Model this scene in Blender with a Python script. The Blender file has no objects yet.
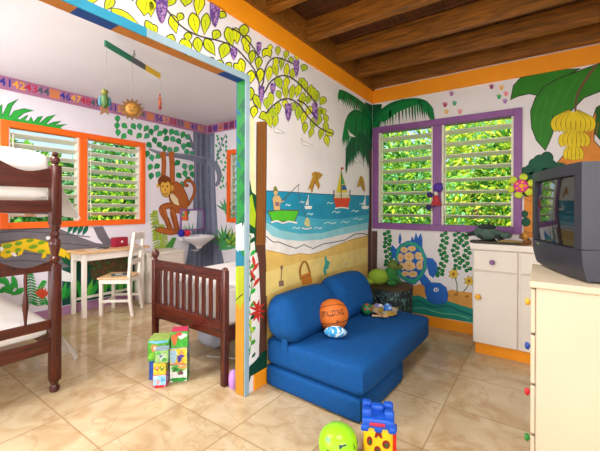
import bpy, bmesh, math, random
from mathutils import Vector, Matrix, Euler
random.seed(7)
sc = bpy.context.scene
COL = sc.collection
PI = math.pi

# ------------------------------------------------------------------ camera
F, CX, CY, EYE = 342.74, 300.0, 207.51, 1.352
YAW, ROLL = 0.609, 0.0034
fw = Vector((-math.sin(YAW), math.cos(YAW), -0.0012))
_r = Vector((math.cos(YAW), math.sin(YAW), 0)); _u = _r.cross(fw)
rt = math.cos(ROLL)*_r + math.sin(ROLL)*_u
up = -math.sin(ROLL)*_r + math.cos(ROLL)*_u
E0 = Vector((0, 0, EYE))
cam = bpy.data.cameras.new('camera'); cam_o = bpy.data.objects.new('camera', cam); COL.objects.link(cam_o)
m = Matrix.Identity(4)
for i in range(3):
    m[i][0], m[i][1], m[i][2], m[i][3] = rt[i], up[i], -fw[i], E0[i]
cam_o.matrix_world = m
cam.sensor_width = 36; cam.lens = F*36/600; cam.shift_y = -(225.5-CY)/600; cam.clip_start = 0.02
sc.camera = cam_o
XP, YW, XL = -1.72, 4.051, -4.862          # partition face, window wall face, left wall face
YJ = 1.787                                  # end of the partition (opening jamb)

def ray(x, y): return fw + rt*((x-CX)/F) - up*((y-CY)/F)
def onx(x, y, v): d = ray(x, y); return E0 + d*(v/d.x)
def ony(x, y, v): d = ray(x, y); return E0 + d*(v/d.y)
def onz(x, y, v): d = ray(x, y); return E0 + d*((v-EYE)/d.z)

# ------------------------------------------------------------------ materials
def lin(c):
    if isinstance(c, str):
        c = tuple(int(c[i:i+2], 16)/255 for i in (0, 2, 4))
    return tuple(((v/12.92) if v <= .04045 else ((v+.055)/1.055)**2.4) for v in c)
MATS = {}
def mat(name, col, rough=.6, var=.12, scale=6, metal=0, bump=0, stretch=(1, 1, 1), spec=.4, bscale=None):
    """painted / plastic / cloth surface with a slight noise variation of its colour"""
    if name in MATS: return MATS[name]
    m = bpy.data.materials.new(name); m.use_nodes = True
    nt = m.node_tree; b = nt.nodes['Principled BSDF']
    c = lin(col)
    b.inputs['Roughness'].default_value = rough; b.inputs['Metallic'].default_value = metal
    b.inputs['Specular IOR Level'].default_value = spec
    tc = nt.nodes.new('ShaderNodeTexCoord'); mp = nt.nodes.new('ShaderNodeMapping'); mp.inputs['Scale'].default_value = stretch
    nt.links.new(tc.outputs['Object'], mp.inputs['Vector'])
    nz = nt.nodes.new('ShaderNodeTexNoise'); nz.inputs['Scale'].default_value = scale; nz.inputs['Detail'].default_value = 5
    nt.links.new(mp.outputs['Vector'], nz.inputs['Vector'])
    rp = nt.nodes.new('ShaderNodeValToRGB')
    rp.color_ramp.elements[0].position = .3; rp.color_ramp.elements[1].position = .7
    rp.color_ramp.elements[0].color = (*[max(0, v*(1-var)) for v in c], 1)
    rp.color_ramp.elements[1].color = (*[min(1, v*(1+var*.8)) for v in c], 1)
    nt.links.new(nz.outputs['Fac'], rp.inputs['Fac']); nt.links.new(rp.outputs['Color'], b.inputs['Base Color'])
    if bump:
        n2 = nt.nodes.new('ShaderNodeTexNoise'); n2.inputs['Scale'].default_value = bscale or scale*6; n2.inputs['Detail'].default_value = 3
        nt.links.new(mp.outputs['Vector'], n2.inputs['Vector'])
        bp = nt.nodes.new('ShaderNodeBump'); bp.inputs['Strength'].default_value = bump; bp.inputs['Distance'].default_value = .01
        nt.links.new(n2.outputs['Fac'], bp.inputs['Height']); nt.links.new(bp.outputs['Normal'], b.inputs['Normal'])
    MATS[name] = m
    return m

def wood_mat(name, c1, c2, rough=.4, scale=3, stretch=(1, 12, 12)):
    if name in MATS: return MATS[name]
    m = bpy.data.materials.new(name); m.use_nodes = True; nt = m.node_tree; b = nt.nodes['Principled BSDF']
    tc = nt.nodes.new('ShaderNodeTexCoord'); mp = nt.nodes.new('ShaderNodeMapping'); mp.inputs['Scale'].default_value = stretch
    nz = nt.nodes.new('ShaderNodeTexNoise'); nz.inputs['Scale'].default_value = scale; nz.inputs['Detail'].default_value = 8; nz.inputs['Distortion'].default_value = .8
    rp = nt.nodes.new('ShaderNodeValToRGB'); rp.color_ramp.elements[0].position = .32; rp.color_ramp.elements[1].position = .68
    rp.color_ramp.elements[0].color = (*lin(c1), 1); rp.color_ramp.elements[1].color = (*lin(c2), 1)
    nt.links.new(tc.outputs['Object'], mp.inputs['Vector']); nt.links.new(mp.outputs['Vector'], nz.inputs['Vector'])
    nt.links.new(nz.outputs['Fac'], rp.inputs['Fac']); nt.links.new(rp.outputs['Color'], b.inputs['Base Color'])
    b.inputs['Roughness'].default_value = rough
    MATS[name] = m; return m

def floor_mat():
    m = bpy.data.materials.new('marble_tiles'); m.use_nodes = True; nt = m.node_tree; b = nt.nodes['Principled BSDF']; L = nt.links
    N = nt.nodes.new
    tc = N('ShaderNodeTexCoord'); sp = N('ShaderNodeSeparateXYZ'); L.new(tc.outputs['Object'], sp.inputs[0])
    def mth(op, a, bb=None, v=None):
        n = N('ShaderNodeMath'); n.operation = op
        if isinstance(a, float): n.inputs[0].default_value = a
        else: L.new(a, n.inputs[0])
        if bb is not None:
            if isinstance(bb, float): n.inputs[1].default_value = bb
            else: L.new(bb, n.inputs[1])
        return n.outputs[0]
    TX, TY = .495, .52
    ux = mth('DIVIDE', mth('ADD', sp.outputs[0], .53+TX*40), TX); uy = mth('DIVIDE', mth('ADD', sp.outputs[1], -.93+TY*40), TY)
    dx = mth('MULTIPLY', mth('ABSOLUTE', mth('SUBTRACT', mth('FRACT', mth('ADD', ux, .5)), .5)), TX)
    dy = mth('MULTIPLY', mth('ABSOLUTE', mth('SUBTRACT', mth('FRACT', mth('ADD', uy, .5)), .5)), TY)
    d = mth('MINIMUM', dx, dy)
    # per tile offset of the vein pattern
    cid = N('ShaderNodeCombineXYZ'); L.new(mth('FLOOR', ux), cid.inputs[0]); L.new(mth('FLOOR', uy), cid.inputs[1])
    wn = N('ShaderNodeTexWhiteNoise'); wn.noise_dimensions = '3D'; L.new(cid.outputs[0], wn.inputs['Vector'])
    ad = N('ShaderNodeVectorMath'); ad.operation = 'MULTIPLY_ADD'; L.new(wn.outputs['Color'], ad.inputs[0]); ad.inputs[1].default_value = (7, 7, 7); L.new(tc.outputs['Object'], ad.inputs[2])
    n1 = N('ShaderNodeTexNoise'); n1.inputs['Scale'].default_value = 4.0; n1.inputs['Detail'].default_value = 8; n1.inputs['Distortion'].default_value = .9; L.new(ad.outputs[0], n1.inputs['Vector'])
    r1 = N('ShaderNodeValToRGB'); e = r1.color_ramp.elements
    e[0].position = .33; e[0].color = (*lin('b5966c'), 1); e[1].position = .72; e[1].color = (*lin('cfbb9a'), 1)
    e2 = e.new(.5); e2.color = (*lin('c4ac86'), 1)
    L.new(n1.outputs['Fac'], r1.inputs['Fac'])
    # thin veins
    n2 = N('ShaderNodeTexNoise'); n2.inputs['Scale'].default_value = 2.2; n2.inputs['Detail'].default_value = 4; n2.inputs['Distortion'].default_value = 1.6; L.new(ad.outputs[0], n2.inputs['Vector'])
    vein = mth('ABSOLUTE', mth('SUBTRACT', n2.outputs['Fac'], .5))
    mr = N('ShaderNodeMapRange'); mr.inputs['From Min'].default_value = .0; mr.inputs['From Max'].default_value = .022; mr.inputs['To Min'].default_value = .32; mr.inputs['To Max'].default_value = 0; L.new(vein, mr.inputs['Value'])
    mx = N('ShaderNodeMixRGB'); L.new(mr.outputs[0], mx.inputs['Fac']); L.new(r1.outputs['Color'], mx.inputs[1]); mx.inputs[2].default_value = (*lin('9c7444'), 1)
    # grout
    mg = N('ShaderNodeMapRange'); mg.inputs['From Min'].default_value = .002; mg.inputs['From Max'].default_value = .0065; mg.inputs['To Min'].default_value = .7; mg.inputs['To Max'].default_value = 0; L.new(d, mg.inputs['Value'])
    mx2 = N('ShaderNodeMixRGB'); L.new(mg.outputs[0], mx2.inputs['Fac']); L.new(mx.outputs[0], mx2.inputs[1]); mx2.inputs[2].default_value = (*lin('967248'), 1)
    L.new(mx2.outputs[0], b.inputs['Base Color'])
    b.inputs['Roughness'].default_value = .13; b.inputs['Specular IOR Level'].default_value = .45
    return m

# ------------------------------------------------------------------ mesh helpers
def finish(name, bm, mats, parent=None, smooth=False, world=False):
    me = bpy.data.meshes.new(name)
    bm.normal_update(); bm.to_mesh(me); bm.free()
    o = bpy.data.objects.new(name, me); COL.objects.link(o)
    for mm in (mats if isinstance(mats, (list, tuple)) else [mats]): me.materials.append(mm)
    if smooth:
        for p in me.polygons: p.use_smooth = True
        try: me.set_sharp_from_angle(angle=math.radians(smooth if smooth is not True else 40))
        except Exception: pass
    if parent: o.parent = parent
    return o

def NB(): return bmesh.new()
def merge(bm, tmp, mi, M=None, c=None):
    """adds a finished shape to a mesh under construction"""
    for f in tmp.faces: f.material_index = mi
    for v in tmp.verts:
        if M is not None: v.co = M @ v.co
        if c is not None: v.co += Vector(c)
    me = bpy.data.meshes.new('tmp'); tmp.to_mesh(me); tmp.free(); bm.from_mesh(me); bpy.data.meshes.remove(me)
def box(bm, x0, x1, y0, y1, z0, z1, bev=0, seg=2, mi=0, M=None):
    t = bmesh.new(); bmesh.ops.create_cube(t, size=1)
    for v in t.verts:
        v.co = Vector(((x0+x1)/2+v.co.x*(x1-x0), (y0+y1)/2+v.co.y*(y1-y0), (z0+z1)/2+v.co.z*(z1-z0)))
    if bev: bmesh.ops.bevel(t, geom=t.edges[:], offset=bev, segments=seg, affect='EDGES', profile=.5)
    merge(bm, t, mi, M)

def lathe(bm, prof, c=(0, 0, 0), seg=16, mi=0, M=None, cap=True):
    rings = []
    for r, z in prof:
        rings.append([bm.verts.new((c[0]+max(r, 1e-4)*math.cos(2*PI*k/seg), c[1]+max(r, 1e-4)*math.sin(2*PI*k/seg), c[2]+z)) for k in range(seg)])
    for a, b in zip(rings, rings[1:]):
        for k in range(seg):
            f = bm.faces.new((a[k], a[(k+1) % seg], b[(k+1) % seg], b[k])); f.material_index = mi
    if cap:
        f = bm.faces.new(list(reversed(rings[0]))); f.material_index = mi
        f = bm.faces.new(rings[-1]); f.material_index = mi
    vs = [v for r in rings for v in r]
    if M is not None:
        for v in vs: v.co = M @ v.co
    return vs

def ball(bm, c, r, mi=0, seg=16, rings=10, sc_=(1, 1, 1), M=None):
    rr = bmesh.ops.create_uvsphere(bm, u_segments=seg, v_segments=rings, radius=1)
    for v in rr['verts']:
        v.co = Vector((v.co.x*r*sc_[0], v.co.y*r*sc_[1], v.co.z*r*sc_[2]))
        if M is not None: v.co = M @ v.co
        v.co += Vector(c)
    for f in set(f for v in rr['verts'] for f in v.link_faces): f.material_index = mi
    return rr['verts']

def tube(bm, pts, r, seg=8, mi=0, closed=False):
    pts = [Vector(p) for p in pts]; n = len(pts); rings = []
    rs = r if isinstance(r, (list, tuple)) else [r]*n
    ref = None
    for i, p in enumerate(pts):
        a = pts[(i-1) % n] if (i > 0 or closed) else p; b = pts[(i+1) % n] if (i < n-1 or closed) else p
        t = (b-a).normalized()
        if ref is None: ref = Vector((0, 0, 1)) if abs(t.z) < .9 else Vector((1, 0, 0))
        u = t.cross(ref).normalized(); w = t.cross(u).normalized(); ref = -w if False else ref
        rings.append([bm.verts.new(p+rs[i]*(u*math.cos(2*PI*k/seg)+w*math.sin(2*PI*k/seg))) for k in range(seg)])
    prs = list(zip(rings, rings[1:])) + ([(rings[-1], rings[0])] if closed else [])
    for a, b in prs:
        for k in range(seg):
            f = bm.faces.new((a[k], b[k], b[(k+1) % seg], a[(k+1) % seg])); f.material_index = mi
    if not closed:
        bm.faces.new(rings[0]).material_index = mi; bm.faces.new(list(reversed(rings[-1]))).material_index = mi

def cushion(bm, c, size, r, puff=.02, n=10, M=None, mi=0, shape=None):
    """soft block: rounded edges, slightly swollen faces"""
    t = bmesh.new(); bmesh.ops.create_cube(t, size=2)
    bmesh.ops.subdivide_edges(t, edges=t.edges[:], cuts=n, use_grid_fill=True)
    h = Vector(size)/2
    rr = r if isinstance(r, (tuple, list)) else (r, r, r)
    for v in t.verts:
        p = v.co.copy(); q = Vector((p.x*h.x, p.y*h.y, p.z*h.z))
        inn = Vector([max(-(h[i]-rr[i]), min(h[i]-rr[i], q[i])) for i in range(3)])
        d = Vector([(q[i]-inn[i])/rr[i] for i in range(3)])
        a = [abs(p[i]) for i in range(3)]; k = a.index(max(a)); o = [i for i in range(3) if i != k]
        w = (1-p[o[0]]**2)*(1-p[o[1]]**2)
        if d.length > 1e-6: d.normalize(); q = inn + Vector([d[i]*rr[i] for i in range(3)])
        nn = Vector((0, 0, 0)); nn[k] = 1 if p[k] > 0 else -1
        v.co = q + nn*puff*w
        if shape: v.co = shape(v.co)
    merge(bm, t, mi, M, c)

def prism(bm, pts, thick, M=None, mi=0):
    """outline in local XZ, extruded along +Y by thick"""
    a = [bm.verts.new((p[0], 0, p[1])) for p in pts]; b = [bm.verts.new((p[0], thick, p[1])) for p in pts]
    fs = [bm.faces.new(a), bm.faces.new(list(reversed(b)))]
    n = len(pts)
    for i in range(n): fs.append(bm.faces.new((a[i], b[i], b[(i+1) % n], a[(i+1) % n])))
    for f in fs: f.material_index = mi
    if M is not None:
        for v in a+b: v.co = M @ v.co
    return a+b

def tag(o, label, cat, group=None, kind=None):
    o['label'] = label; o['category'] = cat
    if group: o['group'] = group
    if kind: o['kind'] = kind
    return o
def thing(name, label, cat, loc=(0, 0, 0), rz=0, group=None):
    o = bpy.data.objects.new(name, None); COL.objects.link(o)
    o.location = loc; o.rotation_euler = (0, 0, rz); o.empty_display_size = .05
    return tag(o, label, cat, group)
def struct(o): o['kind'] = 'structure'; return o

def text_verts(s, size):
    """outline mesh of a word in the built-in font, centred, in local XY"""
    cu = bpy.data.curves.new('t', 'FONT'); cu.body = s; cu.size = size; cu.align_x = 'CENTER'; cu.align_y = 'CENTER'; cu.resolution_u = 2
    cu.offset = size*.018
    o = bpy.data.objects.new('t', cu); COL.objects.link(o)
    dg = bpy.context.evaluated_depsgraph_get(); dg.update()
    me = o.evaluated_get(dg).to_mesh()
    vs = [v.co.copy() for v in me.vertices]; fs = [tuple(p.vertices) for p in me.polygons]
    o.evaluated_get(dg).to_mesh_clear(); bpy.data.objects.remove(o); bpy.data.curves.remove(cu)
    return vs, fs
def add_text(bm, s, size, fn, mi=0):
    vs, fs = text_verts(s, size); nv = [bm.verts.new(fn(v)) for v in vs]
    for f in fs:
        try: bm.faces.new([nv[i] for i in f]).material_index = mi
        except ValueError: pass

# ------------------------------------------------------------------ painting on walls
PLANES = {'P': ('x', XP, 1), 'W': ('y', YW, -1), 'L': ('x', XL, 1), 'S': ('y', YW, -1), 'J': ('y', YJ, -1)}
PAINT = {}
def paint(name, col, rough=.55):
    return mat('paint_'+name, col, rough, .10, 9, spec=.25)
class Mural:
    """brush work on one wall: flat coats of paint lying on the wall surface"""
    def __init__(s, name, plane, parent):
        s.name, s.parent = name, parent; s.ax, s.v, s.sg = PLANES[plane]
        s.bm = NB(); s.mats = []; s.k = 0; s.clip = (XP-.083, XP) if plane == 'J' else None
    def at(s, x, y, layer):
        d = s.v + s.sg*(.0006*layer + .0001*(s.k % 5))
        p = onx(x, y, d) if s.ax == 'x' else ony(x, y, d)
        if s.clip: p.x = max(s.clip[0], min(s.clip[1], p.x)); p.z = max(.002, p.z)
        return p
    def mi(s, m):
        if m not in s.mats: s.mats.append(m)
        return s.mats.index(m)
    def poly(s, pts, m, layer=1):
        s.k += 1
        f = s.bm.faces.new([s.bm.verts.new(s.at(x, y, layer)) for x, y in pts]); f.material_index = s.mi(m)
    def line(s, pts, w, m, layer=3, smooth=True):
        if smooth and len(pts) > 2: pts = spline(pts)
        s.k += 1; n = len(pts); L_ = []; R_ = []
        ws = w if isinstance(w, (list, tuple)) else (w, w)
        for i, (x, y) in enumerate(pts):
            a = pts[max(0, i-1)]; b = pts[min(n-1, i+1)]; tx, ty = b[0]-a[0], b[1]-a[1]; l = math.hypot(tx, ty) or 1
            ww = (ws[0]+(ws[1]-ws[0])*i/max(1, n-1))/2
            nx, ny = -ty/l*ww, tx/l*ww
            L_.append(s.bm.verts.new(s.at(x+nx, y+ny, layer))); R_.append(s.bm.verts.new(s.at(x-nx, y-ny, layer)))
        for i in range(n-1):
            s.bm.faces.new((L_[i], L_[i+1], R_[i+1], R_[i])).material_index = s.mi(m)
    def ell(s, x, y, rx, ry, m, layer=2, ang=0, n=16):
        c, q = math.cos(ang), math.sin(ang)
        s.poly([(x+rx*math.cos(2*PI*k/n)*c-ry*math.sin(2*PI*k/n)*q, y+rx*math.cos(2*PI*k/n)*q+ry*math.sin(2*PI*k/n)*c) for k in range(n)], m, layer)
    def leaf(s, x, y, w, h, ang, m, edge=None, layer=4, grow=.8):
        """teardrop leaf: h long, w wide, tip turned by ang (0 = tip down)"""
        def pts(w, h):
            o = []
            for t, k in ((0, .0), (.08, .45), (.25, .9), (.45, 1), (.65, .72), (.85, .28), (1, 0)): o.append((k*w/2, (t-.5)*h))
            o += [(-a, b) for a, b in reversed(o[1:-1])]
            c, q = math.cos(ang), math.sin(ang)
            return [(x+a*c-b*q, y+a*q+b*c) for a, b in o]
        if edge: s.poly(pts(w+grow, h+grow*1.3), edge, layer)
        s.poly(pts(w, h), m, layer+1)
        if edge and h > 7: s.line([(x+(t)*h*math.sin(-ang)*.5, y+t*h*math.cos(ang)*.5) for t in (-.5, .45)], .35, edge, layer+2, False)
    def done(s):
        o = finish(s.name, s.bm, s.mats, s.parent); return o
def spline(p, k=5):
    p = [p[0]]+list(p)+[p[-1]]; o = []
    for i in range(1, len(p)-2):
        for j in range(k):
            t = j/k; r = []
            for a in (0, 1):
                p0, p1, p2, p3 = p[i-1][a], p[i][a], p[i+1][a], p[i+2][a]
                r.append(.5*((2*p1)+(-p0+p2)*t+(2*p0-5*p1+4*p2-p3)*t*t+(-p0+3*p1-3*p2+p3)*t**3))
            o.append(tuple(r))
    o.append(p[-2]); return o
def zz(ox, oy, s, pts): return [(ox+a/s, oy+b/s) for a, b in pts]
# ================================================================== ROOM SHELL
white_w = mat('cream_wall', 'e5e0e0', .75, .04, 3, bump=.03)
white_l = mat('white_wall', 'e6e2ea', .75, .03, 3, bump=.03)
white_c = mat('white_ceiling', 'd6d5dc', .8, .02, 3)
orange = mat('orange_trim', 'f69a14', .5, .06, 4)
lilac = mat('lilac_trim', 'a9799f', .55, .08, 5)
purple = mat('purple_frame', '86528f', .45, .10, 8)
orange_f = mat('orange_frame', 'f0640c', .45, .06, 5)
beam_w = wood_mat('beam_wood', '5c370c', '9a5f18', .5, 3, (1.2, 14, 14))
plank_w = wood_mat('plank_wood', '331a07', '643612', .6, 3, (14, 1.2, 14))
lightblue = mat('light_blue_bead', '98b2bf', .45, .08, 6)
X0, X1, Y0, Y1 = XL, 1.35, -2.5, YW         # extents of the two rooms
ZC, ZL = 3.0, 2.793                        # main ceiling boards, left ceiling

bm = NB(); box(bm, X0-.2, X1+.2, Y0-.2, Y1+.2, -.12, 0)
struct(finish('floor', bm, floor_mat()))

def wall_grid(name, ax, pos, a0, a1, z0, z1, holes, mats, sides=None):
    """wall slab on plane ax in [pos0,pos1] with rectangular openings (a0,a1,z0,z1)"""
    bm = NB()
    As = sorted(set([a0, a1]+[h[0] for h in holes]+[h[1] for h in holes])); Zs = sorted(set([z0, z1]+[h[2] for h in holes]+[h[3] for h in holes]))
    for i in range(len(As)-1):
        for j in range(len(Zs)-1):
            ca, cz = (As[i]+As[i+1])/2, (Zs[j]+Zs[j+1])/2
            if any(h[0] < ca < h[1] and h[2] < cz < h[3] for h in holes): continue
            if ax == 'x': box(bm, pos[0], pos[1], As[i], As[i+1], Zs[j], Zs[j+1])
            else: box(bm, As[i], As[i+1], pos[0], pos[1], Zs[j], Zs[j+1])
    bmesh.ops.remove_doubles(bm, verts=bm.verts, dist=1e-5)
    return struct(finish(name, bm, mats))
WIN1 = (-1.69, -.155, 1.105, 2.33)
WINS = (-4.30, -3.3, 1.11, 2.29)
WINL = (1.215, 2.87, 1.11, 2.29)
wall_w = wall_grid('wall_back', 'y', (YW, YW+.14), XP-.08, X1+.14, 0, ZC+.1, [WIN1], white_w)
wall_s = wall_grid('wall_back_left_room', 'y', (YW, YW+.14), XL-.14, XP-.08, 0, ZC+.1, [WINS], white_l)
wall_l = wall_grid('wall_left', 'x', (XL-.14, XL), Y0, YW, 0, ZC+.1, [WINL], white_l)
wall_p = wall_grid('wall_partition', 'x', (XP-.08, XP), Y0, YW, 0, ZC, [(-1.2, YJ, -.1, 2.266)], white_w)
wall_r = wall_grid('wall_right', 'x', (X1, X1+.14), Y0, YW+.14, 0, ZC+.1, [(-2.0, .9, .9, 2.5)], white_w)
wall_f = wall_grid('wall_front', 'y', (Y0-.14, Y0), XL-.14, X1+.14, 0, ZC+.1, [(-.9, .9, -.1, 2.3), (-4.4, -2.4, .8, 2.4)], white_w)  # unseen door and window openings added to let fill light in
bm = NB(); box(bm, XL-.14, XP-.08, Y0, YW, ZL, ZL+.08); struct(finish('ceiling_left_room', bm, white_c))
# main ceiling: dark boards over joists
bm = NB()
y = Y0
k = 0
while y < YW:
    y2 = min(y+.145, YW); box(bm, XP, X1, y+.002, y2-.002, ZC, ZC+.03, bev=.004, seg=1); y = y2
box(bm, XP-.1, X1+.2, Y0-.2, YW+.3, ZC+.03, ZC+.10)
struct(finish('ceiling', bm, plank_w))
for y in (4.0, 3.56, 3.08, 2.545, 2.0, 1.47, .94, .41, -.12, -.65, -1.2, -1.75):
    bm = NB(); box(bm, XP+.001, X1, y-.035, y+.035, 2.825, ZC, bev=.006, seg=1)
    struct(finish('ceiling_beam', bm, beam_w))
bm = NB()
box(bm, XP, XP+.035, Y0, YW, 2.80, ZC, bev=.003, seg=1)
struct(finish('trim_wall_plate', bm, beam_w))
# orange crown bands and skirting boards
bm = NB(); box(bm, XP, XP+.018, Y0, YW, 2.650, 2.80); struct(finish('trim_crown_partition', bm, orange))
bm = NB(); box(bm, XP+.018, X1, YW-.018, YW, 2.650, 2.815); struct(finish('trim_crown_back', bm, orange))
bm = NB(); box(bm, XP, XP+.012, YJ+.085, YW, 0, .119, bev=.003, seg=1); struct(finish('baseboard_partition', bm, orange))
bm = NB(); box(bm, XP+.012, X1, YW-.012, YW, 0, .119, bev=.003, seg=1); struct(finish('baseboard_back', bm, orange))
bm = NB(); box(bm, XL, XL+.012, Y0, YW, 0, .105, bev=.003, seg=1); struct(finish('baseboard_left', bm, lilac))
bm = NB(); box(bm, XL+.012, XP-.08, YW-.012, YW, 0, .105, bev=.003, seg=1); struct(finish('baseboard_back_left_room', bm, lilac))

# opening lining: pale blue bead in front, painted boards behind
bm = NB()
box(bm, XP+.0005, XP+.008, YJ-.012, YJ+.034, 0, 2.300, bev=.002, seg=1)
box(bm, XP+.0005, XP+.008, -1.2, YJ-.012, 2.254, 2.300, bev=.002, seg=1)
struct(finish('trim_opening_bead', bm, [lightblue]))
jg, jb, jo, jy = paint('jamb_green', '1a7a30'), paint('jamb_blue', '0b5c8e'), paint('jamb_orange', 'bf8226'), paint('jamb_yellow', '9ea31f')
hb, hw, hbb = paint('header_navy', '14428c'), paint('header_brown', 'b0712f'), paint('header_sky', '2a93b6')
# header underside and bead are painted in stretches
bm = NB()
ys = [-1.2, -.2, .60, .83, 1.68, YJ-.022]
cs = [1, 0, 1, 0, 1]
def yat(x, y): return onx(x, y, XP-.055).y
ys = [-1.2, yat(72, 9), yat(113, 27), yat(219, 72), YJ-.012]
for i, (c) in enumerate((1, 0, 1, 2)):
    box(bm, XP-.082, XP, ys[i], ys[i+1], 2.254, 2.2665, mi=c)
struct(finish('trim_header_board', bm, [hb, hw, hb]))
bm = NB(); box(bm, XP+.0004, XP+.0088, -.6, yat(140, 33), 2.2535, 2.3005); struct(finish('trim_bead_blue_stretch', bm, hbb))
bm = NB(); box(bm, XP-.083, XP+.0005, YJ-.012, YJ, 0, 2.254)
jamb = struct(finish('trim_jamb_board', bm, jg))
PLANES['J'] = ('y', YJ-.012, -1)

# number border under the left ceiling
pk = paint('border_pink', 'ad7698')
bm = NB(); box(bm, XL, XL+.004, Y0, YW, 2.642, ZL, mi=0); strip1 = struct(finish('trim_number_border', bm, pk))
bm = NB(); box(bm, XL, XP-.08, YW-.004, YW, 2.642, ZL, mi=0); strip2 = struct(finish('trim_number_border_back', bm, pk))
pcol = {'b': paint('num_blue', '3b3a9c'), 'y': paint('num_yellow', 'f0b048'), 'r': paint('num_red', 'c8304e'), 'g': paint('num_grey', '55606c'), 'o': paint('num_orange', 'e08458'), 'p': paint('num_violet', '6b4a9e'), 'w': paint('num_maroon', '8a3550')}
ymap = {33+i: 1.253+.1165*(i-8) for i in range(19)}
ymap.update({52+i: 2.535+.1465*i for i in range(4)}); ymap.update({56: 3.122, 57: 3.245, 58: 3.371, 59: 3.51, 60: 3.64, 61: 3.79, 62: 3.92})
cy_ = ['b', 'y', 'r', 'g', 'o']
bmq = NB()
order = list('byrgo')
for n, y in sorted(ymap.items()):
    c = order[(n-41) % 5]
    def f(v, y=y): return Vector((XL+.0052, y+v.x, 2.722+v.y))
    cmat = {'b': 0, 'y': 1, 'r': 2, 'g': 3, 'o': 4}[c]
    if c == 'o':
        box(bmq, XL+.004, XL+.0047, y-.052, y+.052, 2.668, 2.775, mi=cmat)
        add_text(bmq, str(n), .115, f, 5)
    else: add_text(bmq, str(n), .125, f, cmat)
finish('painted_numbers', bmq, [pcol[k] for k in 'byrgo']+[paint('num_tan', 'd08a58')], strip1)
bmq = NB()
for i in range(14):
    x = XL+.1+i*.135; n = 63+i
    def f(v, x=x): return Vector((x+v.x, YW-.0052, 2.722+v.y))
    box(bmq, x-.055, x+.055, YW-.0047, YW-.004, 2.665, 2.778, mi=i % 4)
    add_text(bmq, str(n), .10, f, 4)
finish('painted_numbers', bmq, [pcol['w'], pcol['p'], pcol['o'], pcol['w'], paint('num_dark', '4a3a78')], strip2)

# ------------------------------------------------------------------ louvred windows
def jalousie(name, W, fr_mat, slat_mat, panels, y0, side, rot, loc, tilt, n, fw_=.07, mull=.09):
    """frame with two banks of slats. local: x across, z up, y outwards; origin = lower left of the opening on the room face"""
    w, h = W
    M = Matrix.Translation(Vector(loc)) @ Matrix.Rotation(rot, 4, 'Z')
    bm = NB(); p = .03
    for a in ((-.015, fw_-.015, -.015, h+.015), (w-fw_+.015, w+.015, -.015, h+.015)): box(bm, a[0], a[1], -p, .10, a[2], a[3], bev=.004, seg=1, M=M)
    for a in ((fw_-.015, w-fw_+.015, -.015, fw_-.015), (fw_-.015, w-fw_+.015, h-fw_+.015, h+.015)): box(bm, a[0], a[1], -p, .10, a[2], a[3], bev=.004, seg=1, M=M)
    for c in panels: box(bm, c-mull/2, c+mull/2, -p+.005, .10, fw_-.015, h-fw_+.015, bev=.004, seg=1, M=M)
    root = struct(finish(name, bm, fr_mat))
    edges = [fw_-.015]+sum([[c-mull/2, c+mull/2] for c in panels], [])+[w-fw_+.015]
    for a, b in zip(edges[::2], edges[1::2]):
        bm = NB()
        for k in range(n):
            z = fw_+.015+(h-2*fw_-.02)*(k+.5)/n
            R = M @ Matrix.Translation((0, .045, z)) @ Matrix.Rotation(-tilt, 4, 'X')
            box(bm, a+.022, b-.022, -.055, .055, -.005, .005, bev=.002, seg=1, M=R)
        finish('louvre_slats', bm, slat_mat, root)
        bm = NB()
        for xx in (a, b-.022): box(bm, xx, xx+.022, .0, .09, fw_-.015, h-fw_+.015, M=M)
        finish('louvre_side_channel', bm, slat_mat, root)
        bm = NB()
        xx = a+.045
        tube(bm, [M @ Vector((xx, -.008, fw_+.03)), M @ Vector((xx, -.008, h-fw_-.06))], .006, 6)
        box(bm, xx-.012, xx+.012, -.035, -.005, h*.18, h*.18+.05, bev=.003, seg=1, M=M)
        finish('louvre_operator_bar', bm, slat_mat, root)
    return root
slat1 = mat('slat_cream', 'e4dfca', .4, .05, 5)
slat2 = mat('slat_white', 'ded9cc', .4, .05, 5)
jalousie('window_1', (WIN1[1]-WIN1[0], WIN1[3]-WIN1[2]), purple, slat1, [(-.941-WIN1[0])], 0, 0, 0, (WIN1[0], YW, WIN1[2]), math.radians(14), 8)
# left wall: local x runs along +Y seen from inside facing -X  (rotate so that local y points to -X)
jalousie('window_2', (WINL[1]-WINL[0], WINL[3]-WINL[2]), orange_f, slat2, [2.038-WINL[0]], 0, 0, PI/2, (XL, WINL[0], WINL[2]), math.radians(22), 9)
jalousie('window_3', (WINS[1]-WINS[0], WINS[3]-WINS[2]), orange_f, slat2, [.5], 0, 0, 0, (WINS[0], YW, WINS[2]), math.radians(22), 9)
# ================================================================== PAINTED WALLS
pc = paint
ink, ink2 = pc('ink', '2a2622'), pc('soft_ink', '5b5650')
vleaf = [pc('leaf_lime', 'dde31a'), pc('leaf_lime_deep', 'c3d01e'), pc('leaf_green_lime', 'aec62a')]
grape, grape2 = pc('grape', '6d4a93'), pc('grape_light', 'a98cc6')
G1, G2, G3 = pc('palm_green', '0d7a3a'), pc('palm_dark', '07502e'), pc('leaf_bright', '2fae3d')
WHT = pc('white', 'e9e7e2')
rnd = random.Random(3)

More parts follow.
